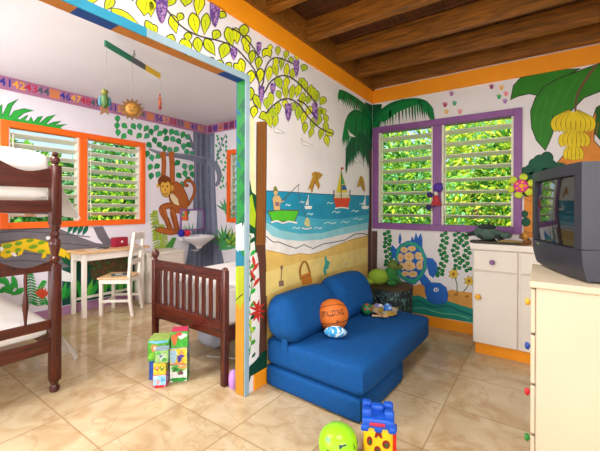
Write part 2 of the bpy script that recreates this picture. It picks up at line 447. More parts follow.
def grapes(M, x, y, w, h):
    pts = [(x-w/2, y-h/2), (x, y-h/2-.8), (x+w/2, y-h/2), (x+w/2*.9, y), (x+w*.2, y+h*.38), (x, y+h/2), (x-w*.25, y+h*.35), (x-w/2*.95, y)]
    M.poly(pts, grape, 8)
    for i in range(int(w*h/3.4)):
        t = rnd.random(); ww = w/2*(1-t*.85)*.9
        M.ell(x+rnd.uniform(-ww, ww), y-h/2+t*h*.95, .95, 1.1, [grape2, pc('grape_mid', '5d3f86'), pc('grape_pink', 'b985b0')][i % 3], 9+(i % 2), n=7)

# ---- grapevine over the opening
V = Mural('painted_grapevine', 'P', wall_p)
stem = pc('vine_stem', '4c4440')
arcs = [
 [(100, -34), (125, -18), (155, 0), (167, 10), (180, 25), (197, 35), (220, 41), (235, 47.5), (247, 60), (256, 72.5), (260, 88)],
 [(232, 28), (241, 34), (249, 42), (255, 50), (259, 58)],
 [(258.6, 90), (263, 83), (265, 70), (270, 60.4), (277, 57.7), (286, 60.4), (295, 65)],
 [(262, 96), (266, 90), (270, 82.5), (279, 76.3), (288, 76.3), (297, 81.7), (305.6, 90.5), (316, 103)],
 [(266, 114), (268, 111), (274, 104.7), (282.5, 99.4), (291.4, 99.4), (300, 105.6), (309, 118), (320, 128), (333, 134)],
 [(297, 100), (305, 104), (314, 116)]]
for a in arcs: V.line(a, (1.6, 1.2), stem, 7)
big = [(127, 19, 9, 34, -1.0), (146, 6, 18, 17, .2), (151, 30, 7, 19, -.5), (170, 41, 8, 12, .3), (186, 48, 11, 17, -.4), (174, 24, 8, 17, -.25), (180, 17, 6, 7, .6), (194.5, 24, 9.5, 20, -.2),
 (205.5, 24, 7.5, 19, .1), (199, 5, 9, 20, .15), (188, 37, 6.5, 8, 0), (198, 45.5, 8, 14, -.15), (210, 47, 8, 17, -.55), (224, 51, 9.5, 15, .3), (216, 35, 7.5, 9, .5), (230, 37, 8.5, 18, -.25),
 (236.5, 36, 7, 14, -.1), (244, 31, 8, 11, .1), (246, 42, 8, 11, .2), (186, 1, 10, 9, .2), (170, 1, 9, 12, .6), (222, 15, 7, 6, .5), (154, 30, 7, 10, -.3), (151, 9, 6, 14, 0),
 (242, 66, 6, 13, -.2), (238, 68, 5, 10, -.7), (252, 57, 5.5, 11, .1), (258.5, 63, 5.5, 11, .15), (251, 77, 7, 11, .05), (260, 76, 6.5, 13, .1), (251, 94, 5, 11, 0), (257.5, 102, 6, 14, -.4), (254, 112, 6, 10, .1), (263, 116, 7.5, 7, 1.2),
 (211, 61, 6, 6, .8), (220, 64, 7, 6, .8), (229, 66, 6, 6, -.8), (109, 4, 8, 14, .6), (92, -3, 12, 16, .4), (135, -6, 9, 12, .4), (265, 53, 5, 8, .4), (269, 53, 5, 8, -.3), (247, 49, 5, 9, -.3)]
for x, y, w, h, a in big: V.leaf(x, y, w*1.12, h*1.1, a, vleaf[int(x+y) % 2], ink, 4, grow=1.9)
more = [(269, 74, 5.5, 14, .15), (275.5, 70, 5.5, 13, -.2), (286.5, 71, 4.5, 13, .1), (276, 62, 4.5, 8, -.1), (281.5, 64, 4, 11, .1), (292.5, 74, 5, 9, .1), (279, 83, 6.5, 12, -.35), (286.5, 83, 5, 10, .1), (285.5, 92, 5, 14, -.1),
 (292, 93, 5, 15, .15), (298, 91, 5.5, 11, .25), (301, 82, 5.5, 8, .7), (305, 86, 5, 11, -.1), (310, 92, 5, 13, .2), (314, 95, 4.5, 13, .05), (317, 97, 4, 11, .1), (322.5, 101, 6, 8, .6), (308, 100, 5, 7, .2), (302, 100, 5.5, 14, .2),
 (271, 99, 5, 12, -.1), (279, 95, 4.5, 8, -.3), (267, 104, 5.5, 11, -.1), (278, 108, 5.5, 11, -.1), (285, 104, 5, 7, .1), (274, 113, 7, 11, -.7), (293, 107, 6.5, 8, .4), (298.5, 113, 6, 13, .1), (303.5, 118, 5, 12, .2), (309, 111, 5.5, 9, .5),
 (323.5, 112, 5, 6, -.3), (326, 119, 4.5, 8, -.2), (320, 112, 4, 9, .1), (313, 124, 5, 12, .1), (318.5, 121, 5, 10, .3), (326, 128, 4.5, 11, -.1), (321, 134, 4.5, 10, .2), (329.5, 133, 6.5, 7, 1.1), (327, 141, 4.5, 10, -.2), (311, 133, 4, 9, .3),
 (304, 68, 6, 6, .4), (297, 57, 4, 6, .2), (286, 55, 4, 8, .2), (278, 51, 4, 8, 0), (291, 60, 4, 5, 0), (269, 120, 6.5, 15, -.25), (275, 122, 5, 11, .2), (305, 128, 4.5, 10, .1), (270, 48, 4, 6, .2)]
for x, y, w, h, a in more: V.leaf(x, y, w*1.12, h*1.1, a, vleaf[int(x*1.7+y) % 3], ink2, 4, grow=1.2)
for g in [(162, 12, 12, 24), (215, 15, 10.5, 25), (234, 54, 7, 12), (259, 49, 5, 13), (261.5, 95, 6, 17), (273, 89, 5.5, 11), (296.5, 69, 5.5, 17), (288.5, 113, 7, 18), (315, 112, 5.5, 17), (316, 118, 4, 9)]: grapes(V, *g)
V.done()

# ---- tree trunk and leaf border beside the opening
T = Mural('painted_tree_border', 'P', wall_p)
bark, bark2 = pc('bark', '8a5526'), pc('bark_dark', '5d3b2c')
T.poly([(247.5, 100), (254, 104), (255, 175), (257, 235), (247.5, 235)], pc('cream_strip', 'ecdfae'), 1)
T.poly([(246.5, 184), (250, 180), (252, 192), (257, 196), (259, 215), (258, 252), (246.5, 256)], G2, 2)
T.poly([(247, 200), (252, 194), (254, 206), (256, 214), (255, 228), (247, 222)], pc('hill_lime', 'a9c522'), 3)
T.poly([(245.5, 232), (254, 234), (259, 300), (258, 362), (244.5, 366)], WHT, 3)
T.poly([(256.6, 122), (267, 121), (266.6, 150), (265.8, 190), (265.6, 225), (265.4, 245), (255.8, 245), (256.2, 225), (256.5, 170)], bark, 4)
T.poly([(255.8, 245), (265.4, 245), (266.2, 265), (266.9, 300), (266.8, 364), (258.5, 372), (259.6, 335), (260.5, 300), (258.6, 262)], bark2, 4)
for xa, xb in ((256.9, 256.1), (266.6, 265.3)): T.line([(xa, 123), (xa-.3, 170), (xb, 243)], .7, pc('bark_edge', '4a2f1c'), 6)
for x in (258.5, 261, 263.5): T.line([(x, 126), (x-.4, 180), (x+.1, 243)], .5, pc('bark_line', '6d421d'), 5)
T.poly([(250, 366), (256, 360), (262, 352), (267, 350), (267, 368), (251, 376), (246, 394), (246, 372)], pc('deep_green', '0b3f2e'), 5)
T.line([(251, 236), (249, 260), (252, 285), (248, 310), (251, 335), (249, 360)], .8, pc('vine_green', '3d8a2e'), 5)
for i in range(20):
    y = 234+i*6.4; T.leaf(249.6+(3 if i % 2 else -1.5), y, 3.6, 8.5, (.7 if i % 2 else -.7), [G3, G2, pc('leaf_mid', '4c9a33')][i % 3], None, 6)
red = pc('red_leaf', 'c43326')
for x, y, a in [(255, 268, .5), (253, 276, -.5), (256, 283, .5), (254, 262, -.3)]: T.leaf(x, y, 3, 13, a+.1, red, None, 8)
for k in range(9): T.leaf(257.5+4*math.cos(k*.7), 311+7*math.sin(k*.7), 2.8, 11, k*.7-1.57, red, None, 9)
for x, y in [(249, 345), (253, 352), (250, 358)]: T.leaf(x, y, 3, 9, .3, WHT, None, 9)
for x, y in [(250, 322), (252, 330), (249, 338)]: T.leaf(x, y, 3.5, 8, -.4, pc('leaf_lemon', 'b8cf3a'), None, 9)
T.done()

# ---- seascape
S = Mural('painted_seascape', 'P', wall_p)
sea, seal, sead = pc('sea', '48adc4'), pc('sea_light', '8fcdd6'), pc('sea_deep', '1f8fb0')
skyc = pc('sky_cream', 'e6dcc4')
up_ = [(265.6, 190.8), (290, 192), (320, 194), (345, 195.2), (371, 196)]
mid = [(371, 214), (340, 219), (320, 219), (300, 216), (280, 214), (265.6, 214)]
low = [(371, 228), (363, 230), (349, 232), (335, 235), (321, 238), (307, 239), (291, 240), (275, 236), (265.7, 228)]
S.poly(up_+mid, sead, 1); S.poly(list(reversed(mid))+low, sea, 1)
S.poly([(265.7, 222), (280, 230), (300, 234), (322, 233), (345, 227), (371, 222), (371, 229), (345, 234), (321, 239.5), (300, 241), (284, 239.5), (272, 236), (265.7, 230)], seal, 2)
S.poly([(265.7, 229)]+[(272, 236), (284, 239.5), (300, 241), (321, 239.5), (345, 234), (371, 229), (371, 240), (345, 246), (320, 253), (300, 255), (285, 254), (266, 250)], WHT, 3)
sand = pc('sand', 'e2bd66')
S.poly([(266, 250), (280, 253), (290, 255.5), (300, 253.5), (310, 254.5), (320, 252), (335, 246), (350, 240), (371, 235), (371, 325), (300, 350), (264, 370), (265, 300)], sand, 4)
S.poly([(266, 272), (300, 262), (340, 254), (371, 246), (371, 262), (330, 272), (290, 285), (266, 296)], pc('sand_light', 'ead07e'), 5)
S.line([(265.7, 236), (273, 242), (279, 242), (286, 245), (296, 248.3), (304, 244.6), (313, 248.6), (323, 244), (335, 242), (345, 240), (355, 234), (363, 233.4), (371, 236)], .8, ink, 6, False)
S.line([(266, 250), (280, 253), (290, 255.5), (300, 253.5), (310, 254.5), (320, 252), (335, 246), (350, 240), (371, 235)], .8, pc('wet_sand', 'c79a54'), 6, False)
S.line(up_, .8, pc('horizon', '1f5f7a'), 5, False)
for x, y, l in [(330, 203, 6), (336, 212, 8), (355, 211, 7), (358, 219, 9), (330, 223, 12), (310, 214, 6), (296, 228, 8), (345, 222, 8), (318, 228, 8), (302, 202, 5), (288, 205, 5), (362, 204, 5)]:
    S.line([(x-l/2, y+1), (x-l/5, y-.8), (x+l/6, y+.6), (x+l/2, y-.5)], (.7, 1.3), pc('foam', 'b8dfe4'), 7)
# fishing boat with a figure in it
S.poly([(267.4, 211), (280, 209.5), (299.6, 210), (295, 222), (272, 221.5)], ink2, 7)
S.poly([(268.4, 212), (280, 210.6), (298.6, 211), (294.4, 221), (272.6, 220.6)], pc('boat_green', '54bf2e'), 8)
S.line([(271, 222.5), (277, 221), (283, 223), (289, 221.5), (297, 223)], 1.6, WHT, 9)
skin = pc('painted_skin', 'd8b277')
S.poly([(272.5, 199), (274.5, 195.5), (279, 195.5), (281.5, 199), (280, 204), (280, 210), (274, 210), (273.5, 204)], skin, 9)
S.ell(275.8, 192.5, 2.1, 2.6, skin, 9); S.ell(275.6, 190, 2.6, 1.1, pc('hat', '7a7f3a'), 10); S.ell(275.4, 188, 1.6, 1.8, pc('hat', '7a7f3a'), 10)
S.poly([(275, 202), (279, 202), (279.5, 206), (275.5, 206)], pc('shirt', '8f6f78'), 10)
S.line([(280, 202), (284, 201)], 1.2, skin, 10, False); S.line([(282, 201.5), (299, 184)], (.9, .6), ink2, 9, False)
S.line([(299, 184), (298.5, 193), (301, 203), (304, 212), (306, 218)], .4, ink2, 9)
S.poly([(304, 224), (305.5, 219), (307.5, 217), (309.5, 220), (310.5, 226), (307, 227)], pc('fish', 'c9c88e'), 9); S.line([(302, 228), (307, 229), (312, 227.5)], 1.2, WHT, 9)
# sailing boat
S.poly([(333.5, 198), (350.5, 198), (348, 207.5), (336, 207.5)], pc('boat_red', 'd4472f'), 8); S.line([(335, 208.5), (341, 207.5), (349, 208.5)], 1.2, WHT, 9)
S.poly([(341.2, 170), (347.8, 192.6), (336.2, 193)], pc('sail_yellow', 'd9c832'), 8)
S.poly([(341.5, 172), (345, 184), (341.6, 184)], pc('sail_green', '3f9b5c'), 9); S.poly([(342, 185), (345.4, 185), (347, 190), (342, 190)], pc('sail_blue', '2f5fa8'), 9)
S.line([(341.3, 168), (341.3, 198)], .8, ink2, 9, False); S.poly([(341.4, 167), (344.6, 168), (341.4, 170)], red, 9)
S.poly([(334.5, 194), (349, 194), (350, 198), (333.8, 198)], pc('sail_cream', 'cfc7a2'), 7)
for x in (334, 350): S.line([(x, 190), (x, 197)], 1.0, ink2, 9, False)
# diving pelicans
pel, pel2 = pc('pelican', 'b98a2e'), pc('pelican_dark', '8e6420')
S.poly(zz(255, 160, 5, [(262, 150), (275, 120), (288, 82), (282, 68), (300, 58), (325, 62), (340, 75), (328, 88), (318, 100), (326, 128), (318, 150), (308, 128), (300, 118), (288, 140), (282, 165), (276, 140)]), pel, 8)
S.line(zz(255, 160, 5, [(300, 62), (310, 90), (296, 120), (286, 160)]), .8, pel2, 9)
S.poly(zz(255, 160, 5, [(510, 138), (520, 95), (528, 78), (540, 85), (546, 110), (552, 158), (540, 150), (530, 128)]), pel, 8)
S.line(zz(255, 160, 5, [(528, 80), (532, 120), (545, 155)]), .8, pel2, 9)
# distant white sails, gulls
for x in (308.3, 365.3):
    S.line([(x, 195), (x, 207)], .7, WHT, 8, False); S.poly([(x-4, 206), (x+4, 206), (x+3, 209), (x-3, 209)], WHT, 8); S.poly([(x-.5, 198), (x-3, 205), (x-.5, 205)], WHT, 8)
for x, y, w in [(279, 130, 12), (307, 143, 12), (352, 134, 8), (358, 160, 8)]:
    S.poly([(x-w/2, y-5), (x-w/4, y-1.5), (x, y), (x+w/2, y+3), (x+w/6, y+3), (x-w/3, y+2)], pc('gull', 'f0eee8'), 7)
    S.line([(x-w/2, y-5), (x-w/4, y-1.5), (x, y), (x+w/2, y+3), (x+w/6, y+3), (x-w/3, y+2), (x-w/2, y-5)], .4, pc('gull_line', '8d8a84'), 8, False)
# things painted on the beach
sh = pc('spade', '8a6a5a')
S.line([(281.6, 269), (281, 284)], 1.0, sh, 8, False); S.ell(281.7, 267.5, 1.4, 2.4, sh, 8); S.poly([(278.8, 281), (283.6, 280.4), (284, 286), (279, 286.6)], sh, 8)
S.line([(301, 280), (300, 270), (303, 262.5), (306.5, 263), (310, 273)], 2.0, pc('handle', 'a06a24'), 8); S.poly([(300, 276), (310.6, 271.5), (312.5, 283), (302.5, 285)], pc('pail', 'd07f2a'), 9)
S.line([(300, 279), (311, 275)], .6, ink2, 10, False)
S.poly([(324.5, 257), (326.5, 256), (327, 260), (330, 262), (328.5, 268), (326, 270), (326.8, 274), (324.5, 275), (323.2, 270), (325, 263)], pc('seahorse', '3fa596'), 8)
S.ell(346, 264, 1.6, 1.2, pc('shell', 'cdbfae'), 8)
S.done()

# ---- corner palm: trunk down the corner, fronds on both walls
def frond(M, sp, drops, w, m1, m2, layer=4, k=6):
    sp = spline(sp, k); n = len(sp)
    M.line(sp, (w, w*.45), m1, layer+1, False); M.line(sp, (.8, .5), m2, layer+3, False)
    for i in range(n):
        t = i/(n-1); dx, dy = drops(t); x, y = sp[i]; s = .8+.35*rnd.random(); bw = 1.15
        M.poly([(x-bw, y), (x+bw, y), (x+dx*s*.5+bw*.8, y+dy*s*.55), (x+dx*s+.5, y+dy*s), (x+dx*s*.5-bw*.7, y+dy*s*.6)], m2 if i % 4 == 2 else m1, layer+(i % 2))
PW = Mural('painted_palm', 'P', wall_p)
frond(PW, [(371, 116), (365, 106), (355, 98), (345, 92), (340, 90)], lambda t: (-5+2*t, 15-4*t), 3.0, G1, G2)
frond(PW, [(371, 120), (363, 114), (355, 111), (349, 115), (346, 122)], lambda t: (-3-t*2, 24+14*math.sin(t*3)-4*t), 3.5, G1, G2)
frond(PW, [(370.5, 142), (366, 135), (359, 133), (352, 138), (347, 148)], lambda t: (0-t*1.5, 33-9*t), 3, G2, G1)
PW.poly([(365, 102), (372.3, 105), (372.1, 150), (367.5, 134)], G2, 4)
trunkc = pc('palm_trunk', '5b4038')
PW.poly([(369.3, 150), (371.8, 150), (371.6, 300), (367.5, 300), (368, 232), (369.3, 215)], trunkc, 8)
PW.done()
WW = Mural('painted_palm', 'W', wall_w)
WW.poly([(372.6, 104.5), (382, 104), (379, 128), (372.4, 128.5)], G2, 3)
WW.poly([(372, 231), (377.5, 231), (377, 265), (378, 315), (371.8, 313)], trunkc, 8)
frond(WW, [(373, 122), (380, 112), (393, 103), (412, 99), (425, 101), (432, 108)], lambda t: (-3+6*t, 17+8*math.sin(t*3)-3*t), 3, G1, G2)
WW.poly([(374, 120), (384, 108), (402, 99), (418, 98.5), (428, 103), (415, 105), (398, 112), (384, 122)], G1, 5)
WW.line([(374, 122), (384, 110), (402, 101), (425, 102)], .6, G2, 8)
WW.done()

# ---- hand prints
H = Mural('painted_hand_prints', 'W', wall_w)
hp = [(451.5, 94, 'a873a8'), (445, 105, 'b84a6a'), (454.5, 103.5, '5cab7a'), (446.5, 112, 'eec070'), (460, 112, 'e89aa0'), (491.5, 87, 'a04a78'), (501.5, 88, 'eeb860'), (499, 97, '4aa862'), (506, 94, 'f08a98'), (505, 101.5, 'a77ab8')]
for x, y, c in hp:
    pm = pc('hand_'+c, c); H.ell(x, y+.4, 1.9, 1.8, pm, 3, n=10)
    for k in range(5): a = -2.6+k*.55; H.line([(x+1.4*math.cos(a), y+1.4*math.sin(a)), (x+3.1*math.cos(a), y+3.1*math.sin(a))], .8, pm, 4, False)
H.done()

# ---- banana plant
B = Mural('painted_banana_plant', 'W', wall_w)
q = lambda p: zz(500, 60, 4.1, p)
BG, BG2 = pc('banana_leaf', '2f7d1e'), pc('banana_leaf_dark', '1f5c1a')
def outl(M, pts, fill, layer, w=.9, edge=ink):
    M.poly(pts, fill, layer); M.line(pts+[pts[0]], w, edge, layer+1, False)
outl(B, q([(85, 72), (55, 105), (43, 165), (75, 148), (120, 138), (165, 148), (220, 90), (330, 35), (250, 40), (160, 55)]), BG, 2)
outl(B, q([(500, -5), (420, 10), (330, 42), (240, 75), (180, 110), (145, 155), (125, 210), (130, 280), (150, 330), (186, 372), (205, 330), (218, 295), (214, 225), (228, 285), (262, 240), (300, 200), (345, 155), (420, 125), (480, 130), (560, 190), (600, 280), (610, 180), (570, 90), (500, 30)]), BG, 3)
outl(B, q([(430, 175), (395, 195), (380, 240), (388, 300), (430, 350), (470, 400), (500, 330), (490, 240), (460, 190)]), BG2, 4)
for a, b in [((210, 110), (165, 330)), ((260, 90), (200, 280)), ((320, 70), (250, 220)), ((190, 130), (140, 260)), ((360, 60), (300, 180))]: B.line(q([a, ((a[0]+b[0])/2-12, (a[1]+b[1])/2), b]), .9, pc('banana_leaf_mid', '3c8f28'), 5)
B.line(q([(395, 20), (355, 75), (325, 125), (312, 165), (308, 240)]), (3.2, 2.0), pc('banana_stem', '6f5136'), 6)
tr = pc('banana_trunk', 'd98a34')
outl(B, q([(215, 445), (265, 385), (330, 300), (395, 215), (385, 330), (430, 380), (470, 480), (480, 700), (215, 700)]), tr, 4)
B.poly([(524.5, 190), (533, 180), (550, 168), (550, 240), (529, 238), (523.5, 232)], tr, 3)
for y in (198, 210, 221, 230): B.line([(524, y), (530, y+3), (540, y+2)], .7, pc('trunk_line', 'a3602a'), 6)
for i in range(12): B.line(q([(240+i*15, 430-i*16), (262+i*12, 436-i*12)]), .7, pc('trunk_line', 'a3602a'), 6)
ban, bdk = pc('banana', 'e0c51c'), pc('banana_line', '7d6a16')
for cx, cy, w, L, n in [(573.3, 112, 4.6, 20, 4), (574.3, 131, 4.2, 16, 3), (573.5, 146, 3.8, 14, 2)]:
    for k in sorted(range(-n, n+1), key=lambda q: -abs(q)):
        e = k/n; p = [(cx+k*.9, cy), (cx+e*w*n*1.0, cy+L*.38), (cx+e*w*n*1.06, cy+L*.75), (cx+e*w*n*.86, cy+L*(1.02-.12*abs(e)))]
        ly = 7+2*(n-abs(k)) if n-abs(k) < 3 else 12
        B.line(p, (w*1.0+.9, w*.85+.8), bdk, ly); B.line(p, (w*1.0, w*.85), ban, ly+1)
B.done()
Bu = Mural('painted_bush', 'W', wall_w)
bd, bd2 = pc('bush_dark', '12543c'), pc('bush_darker', '0b3a2c')
for x, y, r in [(525, 172, 4.5), (530, 170, 5), (534, 164, 5), (540, 162, 7), (547, 158, 6), (550, 168, 8), (535, 174, 8), (528, 181, 6), (527, 192, 4), (560, 172, 9), (545, 176, 8), (524.5, 214, 3), (526, 222, 4)]:
    Bu.ell(x, y, r+.6, r+.6, bd2, 7); Bu.ell(x, y, r, r, bd, 8)
Bu.done()

# ---- turtle, water, vines and flowers under the window
U = Mural('painted_turtle', 'W', wall_w)
q = lambda p: zz(370, 220, 3.92, p)
tb, tg, tp = pc('turtle_blue', '2263b8'), pc('turtle_green', '2f9e7e'), pc('turtle_patch', 'e2c089')
U.poly(q([(160, 262), (200, 250), (240, 262), (250, 300), (160, 310)]), pc('dune', 'd39645'), 1)
U.poly(q([(290, 285), (320, 272), (350, 280), (375, 282), (400, 285), (402, 360), (290, 340)]), pc('dune', 'd39645'), 1)
U.poly([(404, 298), (418, 295), (434, 302), (448, 301), (460, 305), (474, 309), (474, 323), (450, 319), (428, 316), (405, 313)], pc('pool_teal', '1f8a78'), 2)
U.line([(405, 305), (418, 301), (432, 307), (448, 306), (460, 311), (474, 316)], 2.2, pc('pool_deep', '136a72'), 3)
U.line([(406, 310), (422, 308), (440, 313), (458, 315), (470, 319)], 1.2, pc('pool_light', '5cb79a'), 3)
U.poly(q([(155, 95), (165, 62), (172, 78), (180, 48), (188, 70), (200, 50), (206, 80), (205, 110)]), tb, 4)
U.poly(q([(112, 92), (112, 68), (118, 50), (124, 72), (120, 95)]), tb, 4)
U.poly(q([(75, 112), (88, 98), (108, 120), (100, 150), (80, 150), (85, 130)]), tb, 4)
U.poly(q([(222, 148), (245, 150), (262, 170), (265, 205), (248, 228), (232, 215), (225, 190)]), tb, 4)
U.poly(q([(185, 215), (210, 208), (225, 225), (245, 250), (225, 275), (200, 248)]), tb, 5)
outl(U, q([(120, 96), (150, 82), (180, 88), (205, 110), (222, 150), (222, 190), (205, 222), (175, 252), (150, 245), (118, 225), (100, 190), (98, 150), (104, 115)]), tg, 6, .8, tb)
U.poly(q([(128, 108), (152, 97), (178, 102), (198, 122), (212, 152), (212, 182), (196, 212), (172, 234), (148, 228), (122, 206), (108, 180), (108, 150), (114, 124)]), tb, 7)
for x, y, w, h in [(134, 117, 11, 9), (165, 112, 12, 9), (120, 148, 9, 13), (152, 144, 15, 13), (190, 140, 11, 12), (125, 182, 9, 11), (154, 180, 18, 15), (195, 178, 10, 15), (138, 210, 11, 8), (168, 212, 14, 10), (204, 155, 4, 8)]:
    U.poly(q([(x+w*1.32*math.cos(a)*(.95+.2*rnd.random()), y+h*1.28*math.sin(a)*(.95+.2*rnd.random())) for a in [k*PI/4+.3 for k in range(8)]]), tp, 9)
    U.ell(370+x/3.92, 220+y/3.92, w*.45/3.92, h*.4/3.92, pc('turtle_gold', 'dca64e'), 10, n=8)
outl(U, q([(215, 275), (222, 255), (245, 246), (275, 248), (298, 265), (306, 295), (300, 322), (275, 332), (245, 328), (225, 312)]), tb, 8, .8, pc('turtle_edge', '184a92'))
U.ell(436.2, 289.8, 2.6, 2.2, WHT, 10); U.ell(436.4, 289.9, 1.5, 1.4, tb, 11); U.ell(436.4, 289.9, .7, .7, WHT, 12)
U.done()
Vn = Mural('painted_hanging_vines', 'W', wall_w)
for pts in ([(386, 230), (388, 238), (387, 246), (389, 256), (388, 264)], [(443, 231), (445, 240), (442, 250), (445, 258), (441, 268), (440, 275)], [(456, 230), (458, 240), (455, 250), (458, 260), (457, 269)], [(467, 230), (464, 240), (468, 250), (465, 260), (469, 270)]):
    sp = spline(pts, 4); Vn.line(sp, .7, pc('vine_green', '3d8a2e'), 3, False)
    for i, (x, y) in enumerate(sp[1:]):
        if i % 2 == 0 or True:
            sx = -2.4 if i % 2 else 2.2; Vn.ell(x+sx, y+.5, 2.1, 2.1, G2, 4, n=10); Vn.ell(x+sx, y+.3, 1.6, 1.6, [pc('vine_leaf', '1f8a35'), G1][i % 2], 5, n=10)
Vn.done()
Fl = Mural('painted_flowers', 'W', wall_w)
for x, y, x2, y2 in [(453.5, 274, 457, 293), (469, 281, 463, 292)]:
    Fl.line([(x, y), ((x+x2)/2+1.5, (y+y2)/2), (x2, y2)], 1.0, pc('stem_green', '4e6b2a'), 4)
    for k in range(7): a = k*2*PI/7; Fl.leaf(x+3*math.cos(a), y+3*math.sin(a), 3.0, 5.4, a-PI/2, pc('petal_yellow', 'dcb638'), ink2, 5, grow=.5)
    Fl.ell(x, y, 1.7, 1.7, pc('flower_heart', '9a6a2a'), 8)
for x, y in [(456, 294.5), (467, 296.5)]: Fl.ell(x, y, 2.4, 1.3, pc('burrow', 'a36a2a'), 6)
Fl.done()

# ================================================================== left room murals
Lm = Mural('painted_jungle', 'L', wall_l)
lg, lge = pc('jungle_leaf', '2fa63c'), pc('jungle_leaf_edge', '145c3c')
# tuft above the window
for a in ([(2, 116), (8, 104), (18.5, 99), (12, 106), (8, 119)], [(8, 119), (14, 111), (24, 108.5), (34, 110.5), (24, 113), (14, 121)], [(-4, 118), (-2, 108), (2, 104), (2, 118)], [(18, 121), (26, 116), (28, 115), (24, 122)], [(28, 122), (31, 116.5), (34, 123)], [(33, 123), (38, 117), (43, 116), (38, 124)], [(38, 124.5), (47, 117), (55.5, 114.5), (48, 122), (44, 126)], [(44, 126), (54, 122), (61, 121), (52, 127)], [(50, 127), (58, 125), (67, 124), (58, 128)]):
    outl(Lm, a, lg, 3, .7, lge)
Lm.poly([(-4, 117.5), (8, 117), (30, 121), (60, 126), (62, 129), (-4, 119.5)], lg, 5)
# scattered leaves
lf = [pc('scatter_leaf', '36a85a'), pc('scatter_leaf_dark', '258c4e'), pc('scatter_leaf_blue', '3fa573')]
pts = []
tries = 0
while len(pts) < 120 and tries < 9000:
    tries += 1
    x = rnd.uniform(117, 196); y = rnd.uniform(113, 186)
    top = 113+(x-117)*.245; 
    if y < top+5: continue
    if x < 147 and y > 138: continue
    if x < 130 and y > 138: continue
    if x > 194-(y-120)*.02: continue
    if abs(y-(150+(x-148)*.20)) < 4 and x > 147: continue
    if 158 < x < 176 and y > 152: continue
    if y > 178 and x < 182: continue
    if y > 188-(abs(x-165))*.15: continue
    if any((x-a)**2+((y-b)*.8)**2 < 31 for a, b in pts): continue
    pts.append((x, y))
for i, (x, y) in enumerate(pts): Lm.leaf(x, y, 5.2, 7.0, rnd.uniform(-.9, .9), lf[i % 3], lge, 2, grow=.5)
# trunk with branch
tk, tkd, tkl = pc('trunk_grey', '71788c'), pc('trunk_grey_dark', '5f6678'), pc('trunk_grey_light', '9197a8')
Lm.poly([(193, 130), (209.5, 134), (208.5, 284), (178, 284), (186, 262), (191, 235), (193.5, 200), (194, 165)], tk, 4)
for x, w in [(196, .8), (198.5, 1.2), (201, .7), (203.5, 1.3), (206, .8)]:
    Lm.line([(x, 134), (x-.6, 180), (x+.3, 220), (x-2, 270)], w, tkd if w > 1 else tkl, 5)
Lm.line([(189, 134), (191.5, 142), (194.5, 150)], (1.0, 4), tk, 4)
Lm.line([(149, 149), (160, 153), (176, 155.5), (193, 158), (209.5, 163)], (1.8, 8), pc('branch_grey', '777d90'), 6)
Lm.line([(149, 148.8), (160, 152), (176, 153.8), (193, 155.3), (209.5, 159.5)], (.8, 1.3), tkl, 8)
# monkey
fur, furd, tan = pc('fur', 'b5652c'), pc('fur_dark', '7d3f18'), pc('monkey_face', 'e3b24a')
mk = lambda p: zz(140, 130, 4.51, p)
def limb(p, w, m=fur, l=10):
    Lm.line(mk(p), (w+1.0, w+1.0), furd, l-1); Lm.line(mk(p), (w, w), m, l)
limb([(106, 118), (108, 160), (104, 215)], 3.6); limb([(142, 115), (145, 165), (146, 225), (150, 250)], 4.2)
for x in (104, 142): Lm.ell(140+x/4.51, 130+112/4.51, 3.2, 3.6, fur, 10)
outl(Lm, mk([(140, 245), (165, 232), (190, 250), (210, 290), (222, 330), (210, 360), (180, 372), (150, 358), (138, 330), (130, 300), (128, 270)]), fur, 10, .8, furd)
outl(Lm, mk([(136, 285), (152, 288), (172, 310), (178, 340), (165, 345), (146, 325), (135, 305)]), pc('monkey_belly', 'ead9ae'), 12, .5, furd)
limb([(190, 360), (140, 340), (100, 350), (102, 375), (120, 405), (138, 450)], 4.6, l=12); limb([(195, 372), (165, 362), (148, 375), (160, 420), (168, 455)], 4.6, l=13)
limb([(215, 340), (240, 300), (246, 262), (232, 232), (212, 226), (202, 238), (208, 252), (218, 246)], 2.0, l=9)
Lm.ell(140+110/4.51, 130+232/4.51, 6.6, 6.2, furd, 13); Lm.ell(140+82/4.51, 130+250/4.51, 1.6, 2.4, tan, 12); Lm.ell(140+144/4.51, 130+262/4.51, 1.8, 2.6, tan, 13)
outl(Lm, mk([(92, 245), (100, 232), (114, 238), (128, 230), (138, 245), (140, 270), (132, 295), (118, 304), (102, 296), (92, 272)]), tan, 14, .6, furd)
for x in (103, 124): Lm.ell(140+x/4.51, 130+254/4.51, .7, 1.1, ink, 16, n=8)
Lm.line(mk([(104, 286), (114, 291), (126, 284)]), .6, furd, 16); Lm.ell(140+114/4.51, 130+270/4.51, .9, .5, furd, 16, n=8)
q = lambda p: zz(140, 200, 5.44, p)
outl(Lm, q([(80, 165), (110, 148), (160, 158), (215, 160), (218, 180), (165, 190), (110, 178)]), fur, 14, .7, furd)
outl(Lm, q([(120, 25), (112, 40), (130, 80), (150, 150), (165, 150), (150, 90), (140, 50), (180, 40), (170, 15)]), fur, 13, .7, furd)
outl(Lm, q([(160, 40), (178, 90), (190, 150), (208, 155), (200, 95), (190, 50)]), fur, 13, .7, furd)
